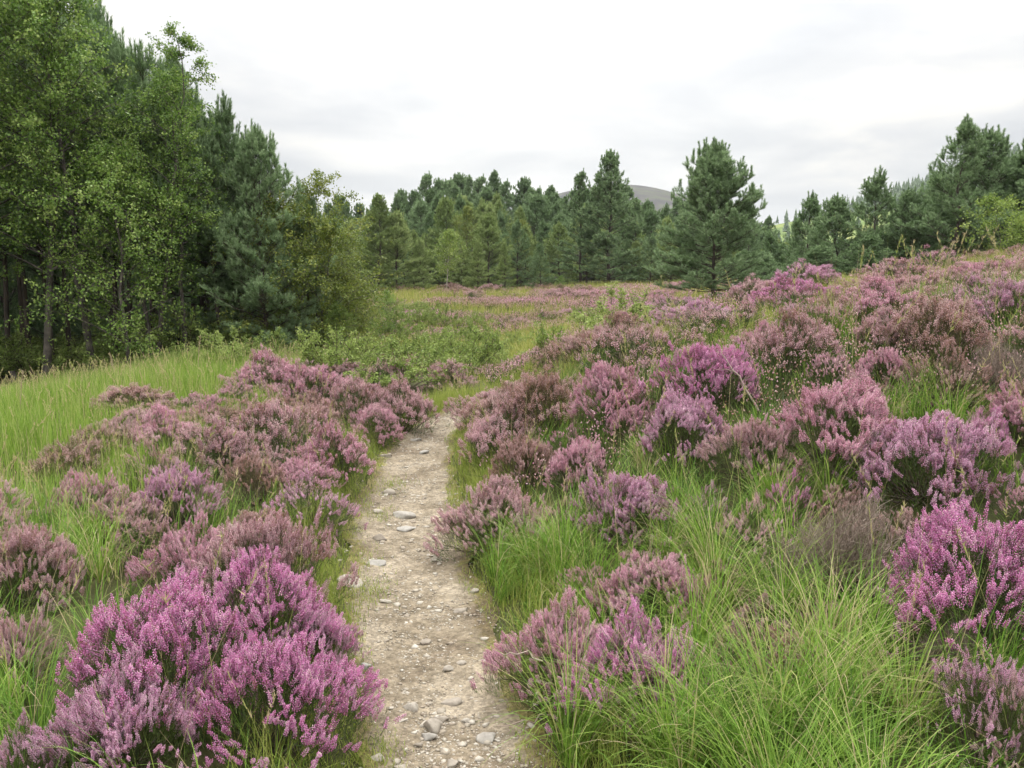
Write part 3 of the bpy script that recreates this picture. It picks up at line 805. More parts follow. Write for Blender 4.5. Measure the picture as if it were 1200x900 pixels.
def birch(seed, H, W, cb=.2, nprim=66, ntw=10, nlf=40, leaf=.05, stems=1, leafm='birchleaf', bark='birchbark', droop=.5, lean=.25, upw=.75):
    rg = np.random.default_rng(seed)
    mt, mc = MB(), MB()
    axes = []
    for s in range(stems):
        k = 11; t = np.linspace(0, 1, k)
        a = rg.random() * 6.28 if stems == 1 else s * 6.28 / stems + rg.random()
        ln = (lean if stems > 1 else .06) * H
        hh = H * (1 if s == 0 else rg.uniform(.7, .92))
        P = np.stack([np.cos(a) * ln * t ** .8 + rg.normal(size=k) * .012 * H * t, np.sin(a) * ln * t ** .8 + rg.normal(size=k) * .012 * H * t, hh * t - .1], -1)
        rd = (.0105 if stems == 1 else .008) * H * (1 - .93 * t ** .9); rd[0] *= 1.3
        tubes(mt, P[None], rd[None], 8, .5)
        axes.append((P, hh))
    prim_b, prim_e, prim_m, prim_r = [], [], [], []
    for i in range(nprim):
        P, hh = axes[i % stems]
        t = cb + (.985 - cb) * (i + rg.random()) / nprim
        b = np.array([np.interp(t, np.linspace(0, 1, len(P)), P[:, j]) for j in range(3)])
        a = i * 2.399 + rg.normal() * .5
        r = (t - cb) / (1 - cb)
        prof = (.55 + .45 * math.sin(math.pi * min(1, (r + .12) ** .8))) * (1 - r ** 2.6) + .10
        L = W * prof * rg.uniform(.65, 1.15)
        up = upw * (.55 + .75 * r)
        e = b + np.array([math.cos(a) * L, math.sin(a) * L, L * up])
        prim_b.append(b); prim_e.append(e); prim_m.append(b * .5 + e * .5 + np.array([0, 0, .16 * L])); prim_r.append(.0030 * H * (1.05 - r))
    b = np.array(prim_b); e = np.array(prim_e); m = np.array(prim_m); r = np.array(prim_r)
    P = curve3(b, m, e, 6)
    tubes(mt, P, r[:, None] * np.linspace(1, .25, 6)[None], 4, .5)
    # twigs
    n = nprim * ntw
    ip = np.repeat(np.arange(nprim), ntw); s = rg.uniform(.15, 1.0, n)
    f = s * 5; i0 = np.minimum(f.astype(int), 4); fr = (f - i0)[:, None]
    tb = P[ip, i0] * (1 - fr) + P[ip, i0 + 1] * fr
    Lp = np.linalg.norm(e - b, axis=1)[ip]
    td = norm(norm(e - b)[ip] * .7 + rg.normal(size=(n, 3)) * .65)
    tl = (.16 + .30 * Lp) * rg.uniform(.6, 1.2, n)
    te = tb + td * tl[:, None]; te[:, 2] -= droop * tl * rg.uniform(.2, 1.0, n)
    tm = (tb + te) / 2; tm[:, 2] += .15 * tl
    TP = curve3(tb, tm, te, 4)
    tubes(mt, TP, np.tile(np.array([[.004, .003, .002, .001]]), (n, 1)) * (H / 6) ** .5, 3, .5)
    # leaves in bunches along the twigs
    N_ = n * nlf
    it = np.repeat(np.arange(n), nlf); s = rg.uniform(.1, 1.05, N_)
    f = np.clip(s * 3, 0, 2.999); i0 = f.astype(int); fr = (f - i0)[:, None]
    lp = TP[it, i0] * (1 - fr) + TP[it, i0 + 1] * fr + rg.normal(size=(N_, 3)) * .045 * (leaf / .05)
    ax = norm(rg.normal(size=(N_, 3)) + np.array([0, 0, -.5])); nr = norm(rg.normal(size=(N_, 3)) + np.array([0, 0, 1.0]))
    tone = np.clip(.5 + .22 * rg.normal(size=n)[it] + .16 * rg.normal(size=N_), 0, 1)
    sz = leaf * rg.uniform(.7, 1.25, N_)
    leaves(mc, lp, ax, nr, sz, sz * .75, tone)
    return proto('birch_tree', [('trunk', mt.mesh('birch_trunk', M[bark], smooth=True)), ('crown', mc.mesh('birch_crown', M[leafm]))])

def pine(seed, H, W, zb=.12, gap=.38, per=6, needles=40, nl=.075, nw=.0095, mat='needle', dens=1.0, candle=1.0, flat=0.0, power=.8):
    rg = np.random.default_rng(seed)
    mt, mc = MB(), MB()
    k = 10; t = np.linspace(0, 1, k)
    P = np.stack([rg.normal(size=k) * .010 * H * t, rg.normal(size=k) * .010 * H * t, H * t - .12], -1)
    rd = .0135 * H * (1 - .95 * t); rd[0] *= 1.25
    tubes(mt, P[None], rd[None], 8, .5)
    bb, be, bm, br = [], [], [], []
    z = zb * H
    while z < H - .12:
        r = (z / H - zb) / (1 - zb)
        for j in range(per + rg.integers(-1, 2)):
            zz = z + rg.normal() * .06
            a = rg.random() * 6.28
            L = W * ((1 - r) ** power * .97 + .05) * rg.uniform(.62, 1.15) * (1 - .2 * max(0, .15 - r) / .15)
            el = math.radians((8 + 58 * r ** 1.2) * (1 - flat) + rg.normal() * 8)
            c = np.array([np.interp(zz / H, t, P[:, 0]), np.interp(zz / H, t, P[:, 1]), zz])
            e = c + L * np.array([math.cos(a) * math.cos(el), math.sin(a) * math.cos(el), math.sin(el) + .12])
            bb.append(c); be.append(e); br.append(.0026 * H * (1.1 - r))
            bm.append(c * .5 + e * .5 + np.array([0, 0, -.07 * L]))
        z += gap * rg.uniform(.8, 1.2) * (1 - .35 * r)
    b, e, m, r_ = map(np.array, (bb, be, bm, br))
    BP = curve3(b, m, e, 6)
    tubes(mt, BP, r_[:, None] * np.linspace(1, .3, 6)[None], 4, .5)
    L = np.linalg.norm(e - b, axis=1)
    sb, sd, sl = [], [], []                                  # shoots
    def finger(p, dv, ln):                                   # an upright candle: short bottlebrush pieces one above another
        dv = norm(np.asarray(dv, float)); q = 0.0
        while q < ln:
            sb.append(np.asarray(p) + dv * q); sd.append(norm(dv + rg.normal(size=3) * .05)); sl.append(min(.13, ln - q + .05)); tight.append(1.0); q += .085
    tight = []
    sub_b, sub_e = [], []
    for i in range(len(b)):
        ax = norm(e[i] - b[i]); sidev = norm(np.cross(ax, np.array([0, 0, 1.0])))
        ns = max(3, int(L[i] / .115 * dens))
        for q in range(ns):
            s = .28 + .70 * (q + rg.random()) / ns
            f = s * 5; i0 = min(int(f), 4); p = BP[i, i0] * (1 - (f - i0)) + BP[i, i0 + 1] * (f - i0)
            sg = 1 if q % 2 else -1
            dirv = norm(ax * .75 + sidev * sg * rg.uniform(.5, 1.0) + np.array([0, 0, rg.uniform(-.1, .45)]))
            ll = (.10 + .34 * L[i] * (1 - s)) * rg.uniform(.7, 1.2)
            ep = p + dirv * ll
            sub_b.append(p); sub_e.append(ep)
            nsh = max(1, int(ll / .10))
            for w in range(nsh):
                pp = p + dirv * ll * (.35 + .65 * (w + 1) / nsh)
                for _ in range(2 if w == nsh - 1 else 1):
                    dv = norm(dirv * .8 + rg.normal(size=3) * .32 + np.array([0, 0, .42 * candle]))
                    sb.append(pp); sd.append(dv); sl.append(rg.uniform(.10, .18)); tight.append(0.0)
        for _ in range(3):
            sb.append(e[i]); sd.append(norm(ax * .6 + rg.normal(size=3) * .3 + np.array([0, 0, .5 * candle]))); sl.append(rg.uniform(.12, .2)); tight.append(0.0)
        hr = (e[i, 2] / H - .45) / .55
        if hr > 0:
            for _ in range(2): finger(e[i] + rg.normal(size=3) * .05, ax * .25 * (1 - hr) + rg.normal(size=3) * .10 + np.array([0, 0, 1.0]), rg.uniform(.14, .24) * candle * (.5 + .9 * hr))
    topz = P[-1]
    for q in range(11):                                     # upright leading shoots
        a = q * 2.4 + rg.normal() * .3; ring = 0 if q == 0 else (.10 if q < 5 else .24)
        finger(topz + np.array([math.cos(a) * ring, math.sin(a) * ring, 0 if q == 0 else (-.12 if q < 5 else -.42) + rg.normal() * .06]), np.array([math.cos(a) * ring * .9, math.sin(a) * ring * .9, 1.0]), (rg.uniform(.26, .42) if q else .55) * candle)
    if sub_b:
        sbb = np.array(sub_b); see = np.array(sub_e)
        tubes(mt, np.stack([sbb, see], 1), np.tile(np.array([[.006, .003]]), (len(sbb), 1)), 3, .4)
    sb, sd, sl = np.array(sb), norm(np.array(sd)), np.array(sl)
    n = len(sb); nn = needles
    it = np.repeat(np.arange(n), nn); s = np.tile((np.arange(nn) + .5) / nn, n)
    long_ = np.maximum(1, sl / .18)
    d = sd[it]; c1 = norm(np.cross(d, rand_dirs(n * nn))); 
    tg = np.array(tight)[it][:, None]
    nd = norm(d * (.70 + .5 * s[:, None]) + c1 * (.85 - .25 * tg))
    pos = sb[it] + d * (sl[it] * s)[:, None]
    tone = np.clip(.42 + .18 * rg.normal(size=n)[it] + .16 * rg.normal(size=n * nn) + .18 * s, 0, 1)
    ln = nl * rg.uniform(.8, 1.2, n * nn)
    tris(mc, pos, nd, ln, nw * rg.uniform(.7, 1.3, n * nn), tone)
    return proto('pine_tree', [('trunk', mt.mesh('pine_trunk', M['pinebark'], smooth=True)), ('crown', mc.mesh('pine_crown', M[mat]))])

def shrub(seed, Rr, H, nst=26, nlf=2600, leaf=.035, leafm='shrubleaf', name='green_shrub'):
    rg = np.random.default_rng(seed)
    mt, mc = MB(), MB()
    a = rg.random(nst) * 6.28; q = np.sqrt(rg.random(nst))
    e = np.stack([np.cos(a) * q * Rr, np.sin(a) * q * Rr, H * (1 - .6 * q ** 2) * rg.uniform(.75, 1.15, nst)], -1)
    b = np.stack([np.cos(a) * .12 * Rr * q, np.sin(a) * .12 * Rr * q, np.full(nst, -.03)], -1)
    m = (b + e) / 2; m[:, 2] *= 1.1
    P = curve3(b, m, e, 5); tubes(mt, P, np.tile(np.linspace(.010, .002, 5)[None] * H, (nst, 1)), 4, .5)
    ntw = nst * 7
    ip = np.repeat(np.arange(nst), 7); s = rg.uniform(.35, 1, ntw); f = np.clip(s * 4, 0, 3.999); i0 = f.astype(int); fr = (f - i0)[:, None]
    tb = P[ip, i0] * (1 - fr) + P[ip, i0 + 1] * fr
    te = tb + norm(rg.normal(size=(ntw, 3)) + np.array([0, 0, .9])) * (rg.uniform(.08, .24, ntw) * H)[:, None]
    tubes(mt, np.stack([tb, te], 1), np.tile(np.array([[.003, .0015]]), (ntw, 1)), 3, .5)
    it = rg.integers(0, ntw, nlf); s = rg.random((nlf, 1)) * 1.05
    lp = tb[it] * (1 - s) + te[it] * s + rg.normal(size=(nlf, 3)) * .03 * H
    ax = norm(rg.normal(size=(nlf, 3)) + np.array([0, 0, .4])); nr = norm(rg.normal(size=(nlf, 3)) + np.array([0, 0, 1.2]))
    tone = np.clip(.5 + .2 * rg.normal(size=ntw)[it] + .17 * rg.normal(size=nlf), 0, 1)
    sz = leaf * rg.uniform(.7, 1.3, nlf)
    leaves(mc, lp, ax, nr, sz, sz * .55, tone)
    return proto(name, [('stem', mt.mesh('shrub_stem', M['wood'])), ('leafage', mc.mesh('shrub_leafage', M[leafm]))])

# template trees are 6 m (birch) and 5 m (pine) high and scaled per copy
B = [birch(201, 6.5, 1.15, .34, nprim=56, nlf=34, leaf=.044), birch(202, 6.5, 1.2, .42, nprim=48, nlf=34, leaf=.044), birch(203, 6.5, 1.0, .33, nprim=54, stems=2, lean=.10, nlf=32, leaf=.042), birch(204, 6.5, 1.2, .28, nprim=58, nlf=34, leaf=.044)]
BG = birch(211, 3.6, 1.3, .06, nprim=84, ntw=9, nlf=34, leaf=.042, stems=3, leafm='goldleaf', lean=.16, droop=.3)
BT = birch(212, 2.4, .62, .32, nprim=34, ntw=7, nlf=22, leaf=.045, leafm='youngleaf', bark='whitebark')
BW = birch(213, 3.2, 1.0, .10, nprim=52, ntw=9, nlf=30, leaf=.038, leafm='birchleaf')
BL = birch(214, 2.2, 1.0, .10, nprim=36, ntw=8, nlf=20, leaf=.055, leafm='youngleaf', droop=.6, stems=2)
PWOOD = [pine(321, 5.0, 1.3, .42, per=6, power=.6), pine(322, 5.0, 1.15, .36, per=6, power=.7)]
PN = [pine(301, 5.0, 1.7, .06, per=7, power=.7), pine(302, 5.0, 1.5, .06, per=7, candle=1.2), pine(303, 5.0, 1.9, .05, per=8, power=.65), pine(304, 5.0, 1.4, .08, per=7, power=.8)]
PSOL = pine(305, 5.0, 1.75, .17, per=10, gap=.26, candle=1.15, power=.55, dens=1.1, needles=42)
PTALL = [pine(311, 8.0, 2.1, .10, per=7, gap=.5, dens=.95, candle=1.1, needles=36, nl=.10, nw=.015), pine(312, 8.0, 1.8, .14, per=7, gap=.5, dens=.95, needles=36, nl=.10, nw=.015), pine(313, 8.0, 2.3, .08, per=8, gap=.5, dens=.95, candle=1.0, needles=36, nl=.10, nw=.015, power=.65)]
PTH = {'p5': 5.0, 'p8': 8.0}
SH = [shrub(401, .55, .5, nlf=6500, leaf=.022), shrub(402, .6, .42, nst=30, nlf=7000, leaf=.022), shrub(403, .45, .55, nlf=5600, leaf=.022)]
SY = shrub(404, .55, 1.0, nst=16, nlf=1700, leaf=.05, leafm='youngleaf', name='birch_sapling')

def put_tree(p, x, y, s, label, cat, group=None, mats=None, sz=None):
    return copy_thing(p, (x, y, gz(x, y) - .03), rng.random() * 6.28, (s, s, s if sz is None else sz), label, cat, group, mats)

def from_px(u, D):
    """ground point seen under picture column u at distance D (lens depth)"""
    return (u - 600) / F * D, D * math.cos(PITCH) * 1.01
def top_to_h(x, y, v):
    """height a tree at (x, y) needs for its tip to show at picture row v"""
    g = gz(x, y)
    # angle of row v
    ang = math.atan((450 - v) / F) - PITCH
    return CZ + math.tan(ang) * math.hypot(y, 0) - g

NEEDLE_PALE = {'crown': M['needle_pale']}
FRONT = [  # u, depth, top v, proto, base height, label, category
    (-95, 14.2, -120, B[3], 6.5, 'tall green birch cut off by the picture edge at the open meadow', 'tree'),
    (-15, 14.6, -95, B[0], 6.5, 'tall birch hanging bright leaves over the pale broken stump', 'tree'),
    (48, 14.9, -70, B[3], 6.5, 'tall dense birch beside the stump, its bright sprays reaching low', 'tree'),
    (108, 15.4, -42, B[1], 6.5, 'tall slim birch with sky showing between its crown and the next', 'tree'),
    (178, 15.4, 12, B[2], 6.5, 'birch with airy pointed crown and thin twin stems against the sky', 'tree'),
    (218, 15.8, 75, B[1], 6.5, 'lower olive green birch standing before the dark pine', 'tree'),
    (243, 17.2, 86, PN[3], 5.0, 'tall narrow pine with candle shoots just past the airy birch', 'tree'),
    (278, 17.0, 140, PN[1], 5.0, 'pine with upright candle shoots, middle of three stepping down to the golden birch', 'tree'),
    (312, 16.4, 172, PN[2], 5.0, 'blue-green pine with long level branches beside the golden birch', 'tree'),
    (150, 14.8, 165, BW, 3.2, 'small bushy birch with low leaves before the shaded trunks', 'tree'),
    (342, 17.6, 300, BW, 3.2, 'green birch sapling at the wood edge beneath the blue-green pine', 'tree'),
    (428, 18.4, 330, BW, 3.2, 'bushy green birch sapling standing in the scrub beyond the low yellowish birch', 'tree'),
    (458, 21.0, 338, BW, 3.2, 'small grey-green birch sapling between scrub and feathery pine', 'tree'),
    (398, 16.2, 352, BW, 3.2, 'low birch sapling in front of the golden-green birch', 'tree'),
    (368, 16.6, 196, BG, 3.6, 'golden-green birch with several stems and yellowing leaves', 'tree'),
    (405, 17.2, 300, BG, 3.6, 'low yellowish birch bush at the foot of the golden-green birch', 'tree'),
]
for (u, D, vt, p, hb, lab, cat) in FRONT:
    x, y = from_px(u, D)
    h = top_to_h(x, y, vt)
    s = h / hb
    put_tree(p, x, y, min(s, 1.25) if hb > 4 else min(s, 1.3), lab, cat, sz=s)
# the wood behind the front trees
k = 0
spots = []
tries = 0
while len(spots) < 70 and tries < 4000:
    tries += 1
    y = rng.uniform(16.8, 34); x = rng.uniform(-.80, -.235) * y
    if any((x - a) ** 2 + (y - b) ** 2 < 1.3 ** 2 for a, b in spots): continue
    spots.append((x, y))
for x, y in spots:
    u = 600 + F * x / y
    vlim = np.interp(u, [-200, 60, 190, 240, 300, 350, 420], [-100, -20, 60, 130, 185, 220, 240])
    h = top_to_h(x, y, vlim + rng.uniform(10, 60))
    if k % 3 == 2:
        p = B[rng.integers(0, 4)]; s = h / 6.5
        put_tree(p, x, y, min(1.2, s), 'birch inside the shaded wood behind the front row of birches', 'tree', 'birches inside the shaded wood', sz=s)
    else:
        p = PWOOD[k % 2] if y < 18.5 else PN[rng.integers(0, 4)]; s = h / 5.0
        put_tree(p, x, y, min(1.15, s), 'dark pine inside the shaded wood behind the front row of birches', 'tree', 'pines inside the shaded wood', sz=s)
    k += 1

for q in range(15):
    u = -70 + q * 25 + rng.uniform(-8, 8); D = rng.uniform(15.9, 18.2); x, y = from_px(u, D)
    h = top_to_h(x, y, np.interp(u, [-200, 60, 190, 240, 300, 350], [-60, 20, 90, 150, 200, 230])); s = h / 5.0
    put_tree(PWOOD[q % 2], x, y, min(.9, s), 'slim dark stemmed pine standing close behind the front birches', 'tree', 'slim pines behind the front birches', sz=s)
# solitary pine and the pines behind the bank
x, y = from_px(836, 25.5)
h = top_to_h(x, y, 186); put_tree(PSOL, x, y, h / 5.0 * 1.22, 'full rounded pine standing alone on the moor, trunk bare at the foot', 'tree', sz=h / 5.0)
RIGHT = [
    (905, 30.0, 278, 1, 'low pine filling the dip right behind the solitary pine'),
    (940, 29.0, 236, 1, 'blue-green pine with two candle tips beyond the bank'),
    (978, 27.0, 240, 2, 'broad pine beneath the distant mast'),
    (1020, 26.5, 212, 1, 'pointed pine before the distant green hillside'),
    (1062, 25.5, 232, 2, 'wide bushy pine just above the heather crest'),
    (1092, 27.5, 222, 0, 'dark pine half hidden by the tallest pine beyond the bank'),
    (1112, 24.5, 152, 3, 'tallest pine beyond the bank with long upright candles'),
    (1150, 25.5, 168, 2, 'tall pine shoulder to shoulder with the tallest one beyond the bank'),
    (1188, 24.5, 164, 1, 'tall pine beyond the bank behind the yellow-green sapling'),
    (1235, 24.0, 150, 2, 'pine beyond the bank cut by the picture edge'),
    (1300, 26.0, 150, 0, 'pine outside the edge of the picture'),
    (955, 24.5, 292, 2, 'short spreading pine low against the heather crest'),
    (1010, 24.0, 280, 0, 'short dense pine touching the heather crest, below the pointed pine'),
    (888, 27.0, 300, 2, 'short spreading pine tucked beside the solitary pine'),
]
for (u, D, vt, pi, lab) in RIGHT[:10] + RIGHT[11:]:
    x, y = from_px(u, D); h = top_to_h(x, y, vt); s = h / 5.0
    put_tree(PN[pi], x, y, np.clip(s * 1.35, .75, 1.45), lab, 'tree', sz=s)
for q in range(17):
    u = 872 + q * 22 + rng.uniform(-6, 6); D = rng.uniform(25.5, 33) if u < 1060 else rng.uniform(25.5, 29)
    x, y = from_px(u, D); h = top_to_h(x, y, np.interp(u, [870, 900, 960, 1040, 1080, 1110, 1250], [294, 296, 284, 262, 232, 198, 190]) + rng.uniform(-6, 14)); s = h / 5.0
    put_tree(PN[q % 4], x, y, np.clip(s * 1.4, .8, 1.4), 'lower pine filling the gaps in the row beyond the heather crest', 'tree', 'lower pines beyond the heather crest', sz=s)
x, y = from_px(1176, 21.4); h = top_to_h(x, y, 226); put_tree(BL, x, y, h / 2.2 * 1.1, 'yellow-green young larch leaning over the heather crest', 'tree', sz=h / 2.2)
x, y = from_px(1215, 21.2); h = top_to_h(x, y, 222); put_tree(BL, x, y, h / 2.2 * 1.1, 'yellow-green young larch cut by the picture edge at the heather crest', 'tree', sz=h / 2.2)

# the belt of pines across the moor
BELT = [  # u, depth, top v, proto, label  (the ones that stand out)
    (712, 45.0, 184, 'T2', 'tall dark pine, highest in the belt across the moor'),
    (680, 46.0, 205, 'T1', 'tall pine close beside the highest one in the belt'),
    (523, 40.2, 268, 'BT', 'thin young birch with white stem before the pine belt'),
    (560, 41.5, 285, 'P1', 'small pale pine next to the thin white-stemmed birch'),
    (592, 41.0, 288, 'P3', 'small pointed pine in the front of the belt, third from the white-stemmed birch'),
    (633, 40.5, 290, 'P0', 'small blue-green pine before the belt with a leafy bush at its foot'),
    (655, 39.5, 322, 'BW', 'bright green bush at the foot of the small blue-green pine'),
    (492, 42.0, 285, 'P2', 'small broad pine in the front of the belt beside the white-stemmed birch'),
    (445, 41.0, 232, 'T2', 'pale feathery pine at the end of the belt near the golden birch'),
    (545, 46.0, 240, 'BO', 'olive birch rising among the pines of the belt'),
    (605, 47.0, 256, 'BO', 'pointed yellow-green birch in front of the dark pines of the belt'),
    (525, 49.0, 240, 'P2', 'round-topped bluish pine behind the white-stemmed birch'),
    (760, 44.0, 280, 'P0', 'pale low pine between the highest pine and the solitary pine'),
    (745, 47.0, 235, 'T1', 'pine leaning in behind the highest one of the belt'),
    (785, 44.0, 262, 'P1', 'green pine peering out behind the solitary pine'),
    (465, 41.5, 255, 'P2', 'yellowish green pine beside the feathery pine of the belt'),
]
belt_xy = []
for (u, D, vt, c, lab) in BELT:
    x, y = from_px(u, D); h = top_to_h(x, y, vt); belt_xy.append((x, y))
    if c[0] == 'T': p, hb = PTALL[int(c[1])], 8.0
    elif c[0] == 'P': p, hb = PN[int(c[1])], 5.0
    elif c == 'BT': p, hb = BT, 2.4
    elif c == 'BW': p, hb = BW, 3.2
    else: p, hb = B[3], 6.5
    s = h / hb
    mats = NEEDLE_PALE if (c[0] == 'P' and c != 'P0') or 'feathery pine at' in lab else ({'crown': M['goldleaf']} if c == 'BO' else None)
    put_tree(p, x, y, s * (1.15 if hb > 4 else 1), lab, 'tree', sz=s, mats=mats)
n = 0; tries = 0
while n < 140 and tries < 5000:
    tries += 1
    y = rng.uniform(43.5, 78); u = rng.uniform(385, 960)
    x = (u - 600) / F * y
    if any((x - a) ** 2 + (y - b) ** 2 < 1.3 ** 2 for a, b in belt_xy): continue
    if y < 47 and any(abs(u - q) < 12 for q in (712, 523, 592, 633)): continue
    skyl = np.interp(u, [385, 430, 480, 500, 560, 620, 640, 700, 740, 800, 860, 900, 960], [236, 228, 228, 210, 208, 214, 224, 218, 226, 222, 232, 262, 268])
    f = (y - 43.5) / 34.5
    vt = skyl + (1 - f) ** 1.6 * 55 + abs(rng.normal()) * 9 - 4
    h = top_to_h(x, y, vt)
    if h < 2: continue
    belt_xy.append((x, y))
    pale = rng.random() < (.75 if y < 51 else .4) and y < 64
    if h > 5.6: p, hb = PTALL[rng.integers(0, 3)], 8.0
    else: p, hb = PN[rng.integers(0, 4)], 5.0
    s = h / hb
    put_tree(p, x, y, s * rng.uniform(1.15, 1.5), 'pale green pine in the belt of pines across the moor' if pale else 'dark green pine in the belt of pines across the moor', 'tree',
             'pale pines in the belt' if pale else 'dark pines in the belt', NEEDLE_PALE if pale else None, sz=s)
    n += 1

# shrubs: low green scrub between the path bend and the moor, under the wood's edge
SHR = [(430, 402), (462, 384), (492, 372), (448, 425), (478, 412), (510, 396), (535, 408), (505, 428), (545, 426), (470, 440), (430, 442), (395, 432),
       (412, 412), (450, 362), (485, 355), (520, 372), (555, 392), (572, 408), (420, 375), (600, 395), (690, 372), (720, 385), (560, 372), (600, 420)]
for i, (u, v) in enumerate(SHR):
    x, y, D = at(u, v + 14)
    s = rng.uniform(.7, 1.25) * (1 + .014 * D)
    copy_thing(SH[i % 3], (x, y, gz(x, y)), rng.random() * 6.28, (s * 1.1, s * 1.1, s * rng.uniform(.65, 1.3)), 'low bright green shrub in the scrub between the bend and the moor', 'shrub', 'low green scrub beyond the bend')
    occupied.append((x, y, .5))
for i, u in enumerate(range(-30, 345, 27)):
    v = np.interp(u, [-30, 200, 345], [446, 436, 424]) + rng.uniform(-3, 3)
    x, y, D = at(u, v)
    s = rng.uniform(.6, 1.15)
    copy_thing(SH[rng.integers(0, 3)], (x, y, gz(x, y)), rng.random() * 6.28, (s * 1.1, s * 1.1, s), 'low green shrub at the feet of the birches along the meadow', 'shrub', 'undergrowth shrubs along the meadow')
for i in range(34):
    y = rng.uniform(15.8, 22); x = rng.uniform(-.70, -.26) * y; s = rng.uniform(1.0, 2.3)
    copy_thing(SH[rng.integers(0, 3)], (x, y, gz(x, y)), rng.random() * 6.28, (s * 1.2, s * 1.2, s), 'shaded undergrowth shrub among the dark trunks of the wood', 'shrub', 'shaded undergrowth in the wood')
x, y, D = at(643, 418); s = 48 * D / F / 1.0
copy_thing(SY, (x, y, gz(x, y)), 1.0, (s * 1.1, s * 1.1, s), 'pale yellow-green sapling alone in the heather beyond the bend', 'sapling')

# ------------------------------------------------------------------ small single things
def stump():
    m = MB(); k = 6; t = np.linspace(0, 1, k)
    P = np.stack([-.10 * t, 0 * t, .40 * t - .1], -1)
    tubes(m, P[None], (.075 - .02 * t)[None], 10, .5)
    top = P[-1]; a = np.arange(10) * .628
    ring = np.stack([top[0] + .052 * np.cos(a), top[1] + .052 * np.sin(a), top[2] + .03 * np.sin(a * 2.5)], -1)
    m.add(np.concatenate([ring, top[None] + np.array([[0, 0, .02]])]), np.array([[i, (i + 1) % 10, 10] for i in range(10)]))
    o = link('tree_stump', m.mesh('tree_stump', M['stumpbark'], smooth=True))
    x, y, D = at(22, 455); o.location = (x, y, gz(x, y))
    tag(o, 'pale broken birch stump leaning at the edge of the shaded wood', 'stump')
stump()
STALKM = leaf_mat('dry_stalk', [(0, (.30, .24, .14)), (1, (.48, .40, .27))], trans=.1, vary=.2)
def stalk(u, v, h, lean, lab):
    m = MB(); k = 7; t = np.linspace(0, 1, k)
    P = np.stack([lean * t ** 1.6 * h, .05 * h * t, h * t], -1)
    tubes(m, P[None], (.005 * (1 - .55 * t))[None], 5, .5)
    s = rng.uniform(.62, 1.0, 70)
    c = np.stack([np.interp(s, t, P[:, j]) for j in range(3)], -1)
    tris(m, c, norm(rng.normal(size=(70, 3)) * .5 + np.array([lean, 0, 1.0])), .035, .007, rng.random(70))
    o = link('dry_stalk', m.mesh('dry_stalk', STALKM)); x, y, D = at(u, v); o.location = (x, y, gz(x, y)); tag(o, lab, 'dead stalk')
stalk(232, 447, .55, .08, 'pale dry stalk standing tall in the meadow before the dark pine trunks')
stalk(24, 492, .45, .10, 'pale dry stalk in the meadow near the broken stump')
stalk(136, 452, .42, -.15, 'short dry stalk leaning at the wood edge before the slim birch')
stalk(1098, 372, .62, .18, 'pale dry stalk standing above the violet heather below the crest')
def twig(u, v, spec, lab, sc=1.0):
    m = MB()
    for (p0, p1, p2, r) in spec:
        P = curve3(np.array([p0], float), np.array([p1], float), np.array([p2], float), 8)
        P[:, 1:-1] += rng.normal(size=(1, 6, 3)) * .008
        tubes(m, P, (r * np.linspace(1, .35, 8))[None], 5, rng.random())
    o = link('bare_branch', m.mesh('bare_branch', M['deadtwig'])); x, y, D = at(u, v); o.location = (x, y, gz(x, y)); o.scale = (sc, sc, sc); tag(o, lab, 'branch')
twig(888, 498, [((0, 0, .12), (-.1, .05, .35), (-.32, .1, .62), .011), ((-.12, .04, .36), (-.05, 0, .45), (.02, .02, .52), .006), ((-.2, .07, .45), (-.3, .05, .46), (-.42, .05, .5), .005), ((0, 0, .12), (.1, 0, .1), (.3, -.05, .04), .008)], 'pale dead branch bare of leaves beside the tallest bright heather', .72)
twig(668, 850, [((0, 0, .02), (-.08, 0, .2), (-.14, .02, .36), .005), ((.0, 0, .02), (.1, -.03, .14), (.26, -.05, .16), .005), ((-.05, 0, .12), (.05, 0, .25), (.08, .05, .36), .004), ((.08, -.02, .11), (.14, 0, .2), (.15, 0, .28), .003), ((-.1, 0, .24), (-.18, 0, .28), (-.25, 0, .27), .003), ((.0, 0, .02), (-.1, -.06, .06), (-.26, -.1, .05), .004)], 'bare grey twigs curling out of the grass beside the pink leaning heather')
def mast():
    x, y = from_px(985, 330.0); g = gz(x, y)
    h = top_to_h(x, y, 228); m = MB()
    tubes(m, np.array([[[0, 0, -1], [0, 0, h * .5], [0, 0, h]]]), np.array([[.28, .2, .1]]), 6, .5)
    for zz in (.8, .9): tubes(m, np.array([[[-1.0, 0, h * zz], [0, 0, h * zz], [1.0, 0, h * zz]]]), np.array([[.06, .08, .06]]), 4, .5)
    mm, nt, out = new_mat('mast_metal'); b = N(nt, 'ShaderNodeBsdfPrincipled'); b.inputs['Base Color'].default_value = (.30, .31, .33, 1); b.inputs['Roughness'].default_value = .6; nt.links.new(b.outputs[0], out.inputs[0])
    o = link('mast', m.mesh('mast', mm)); o.location = (x, y, g); tag(o, 'thin grey mast on the distant ridge above the pines', 'mast')
mast()

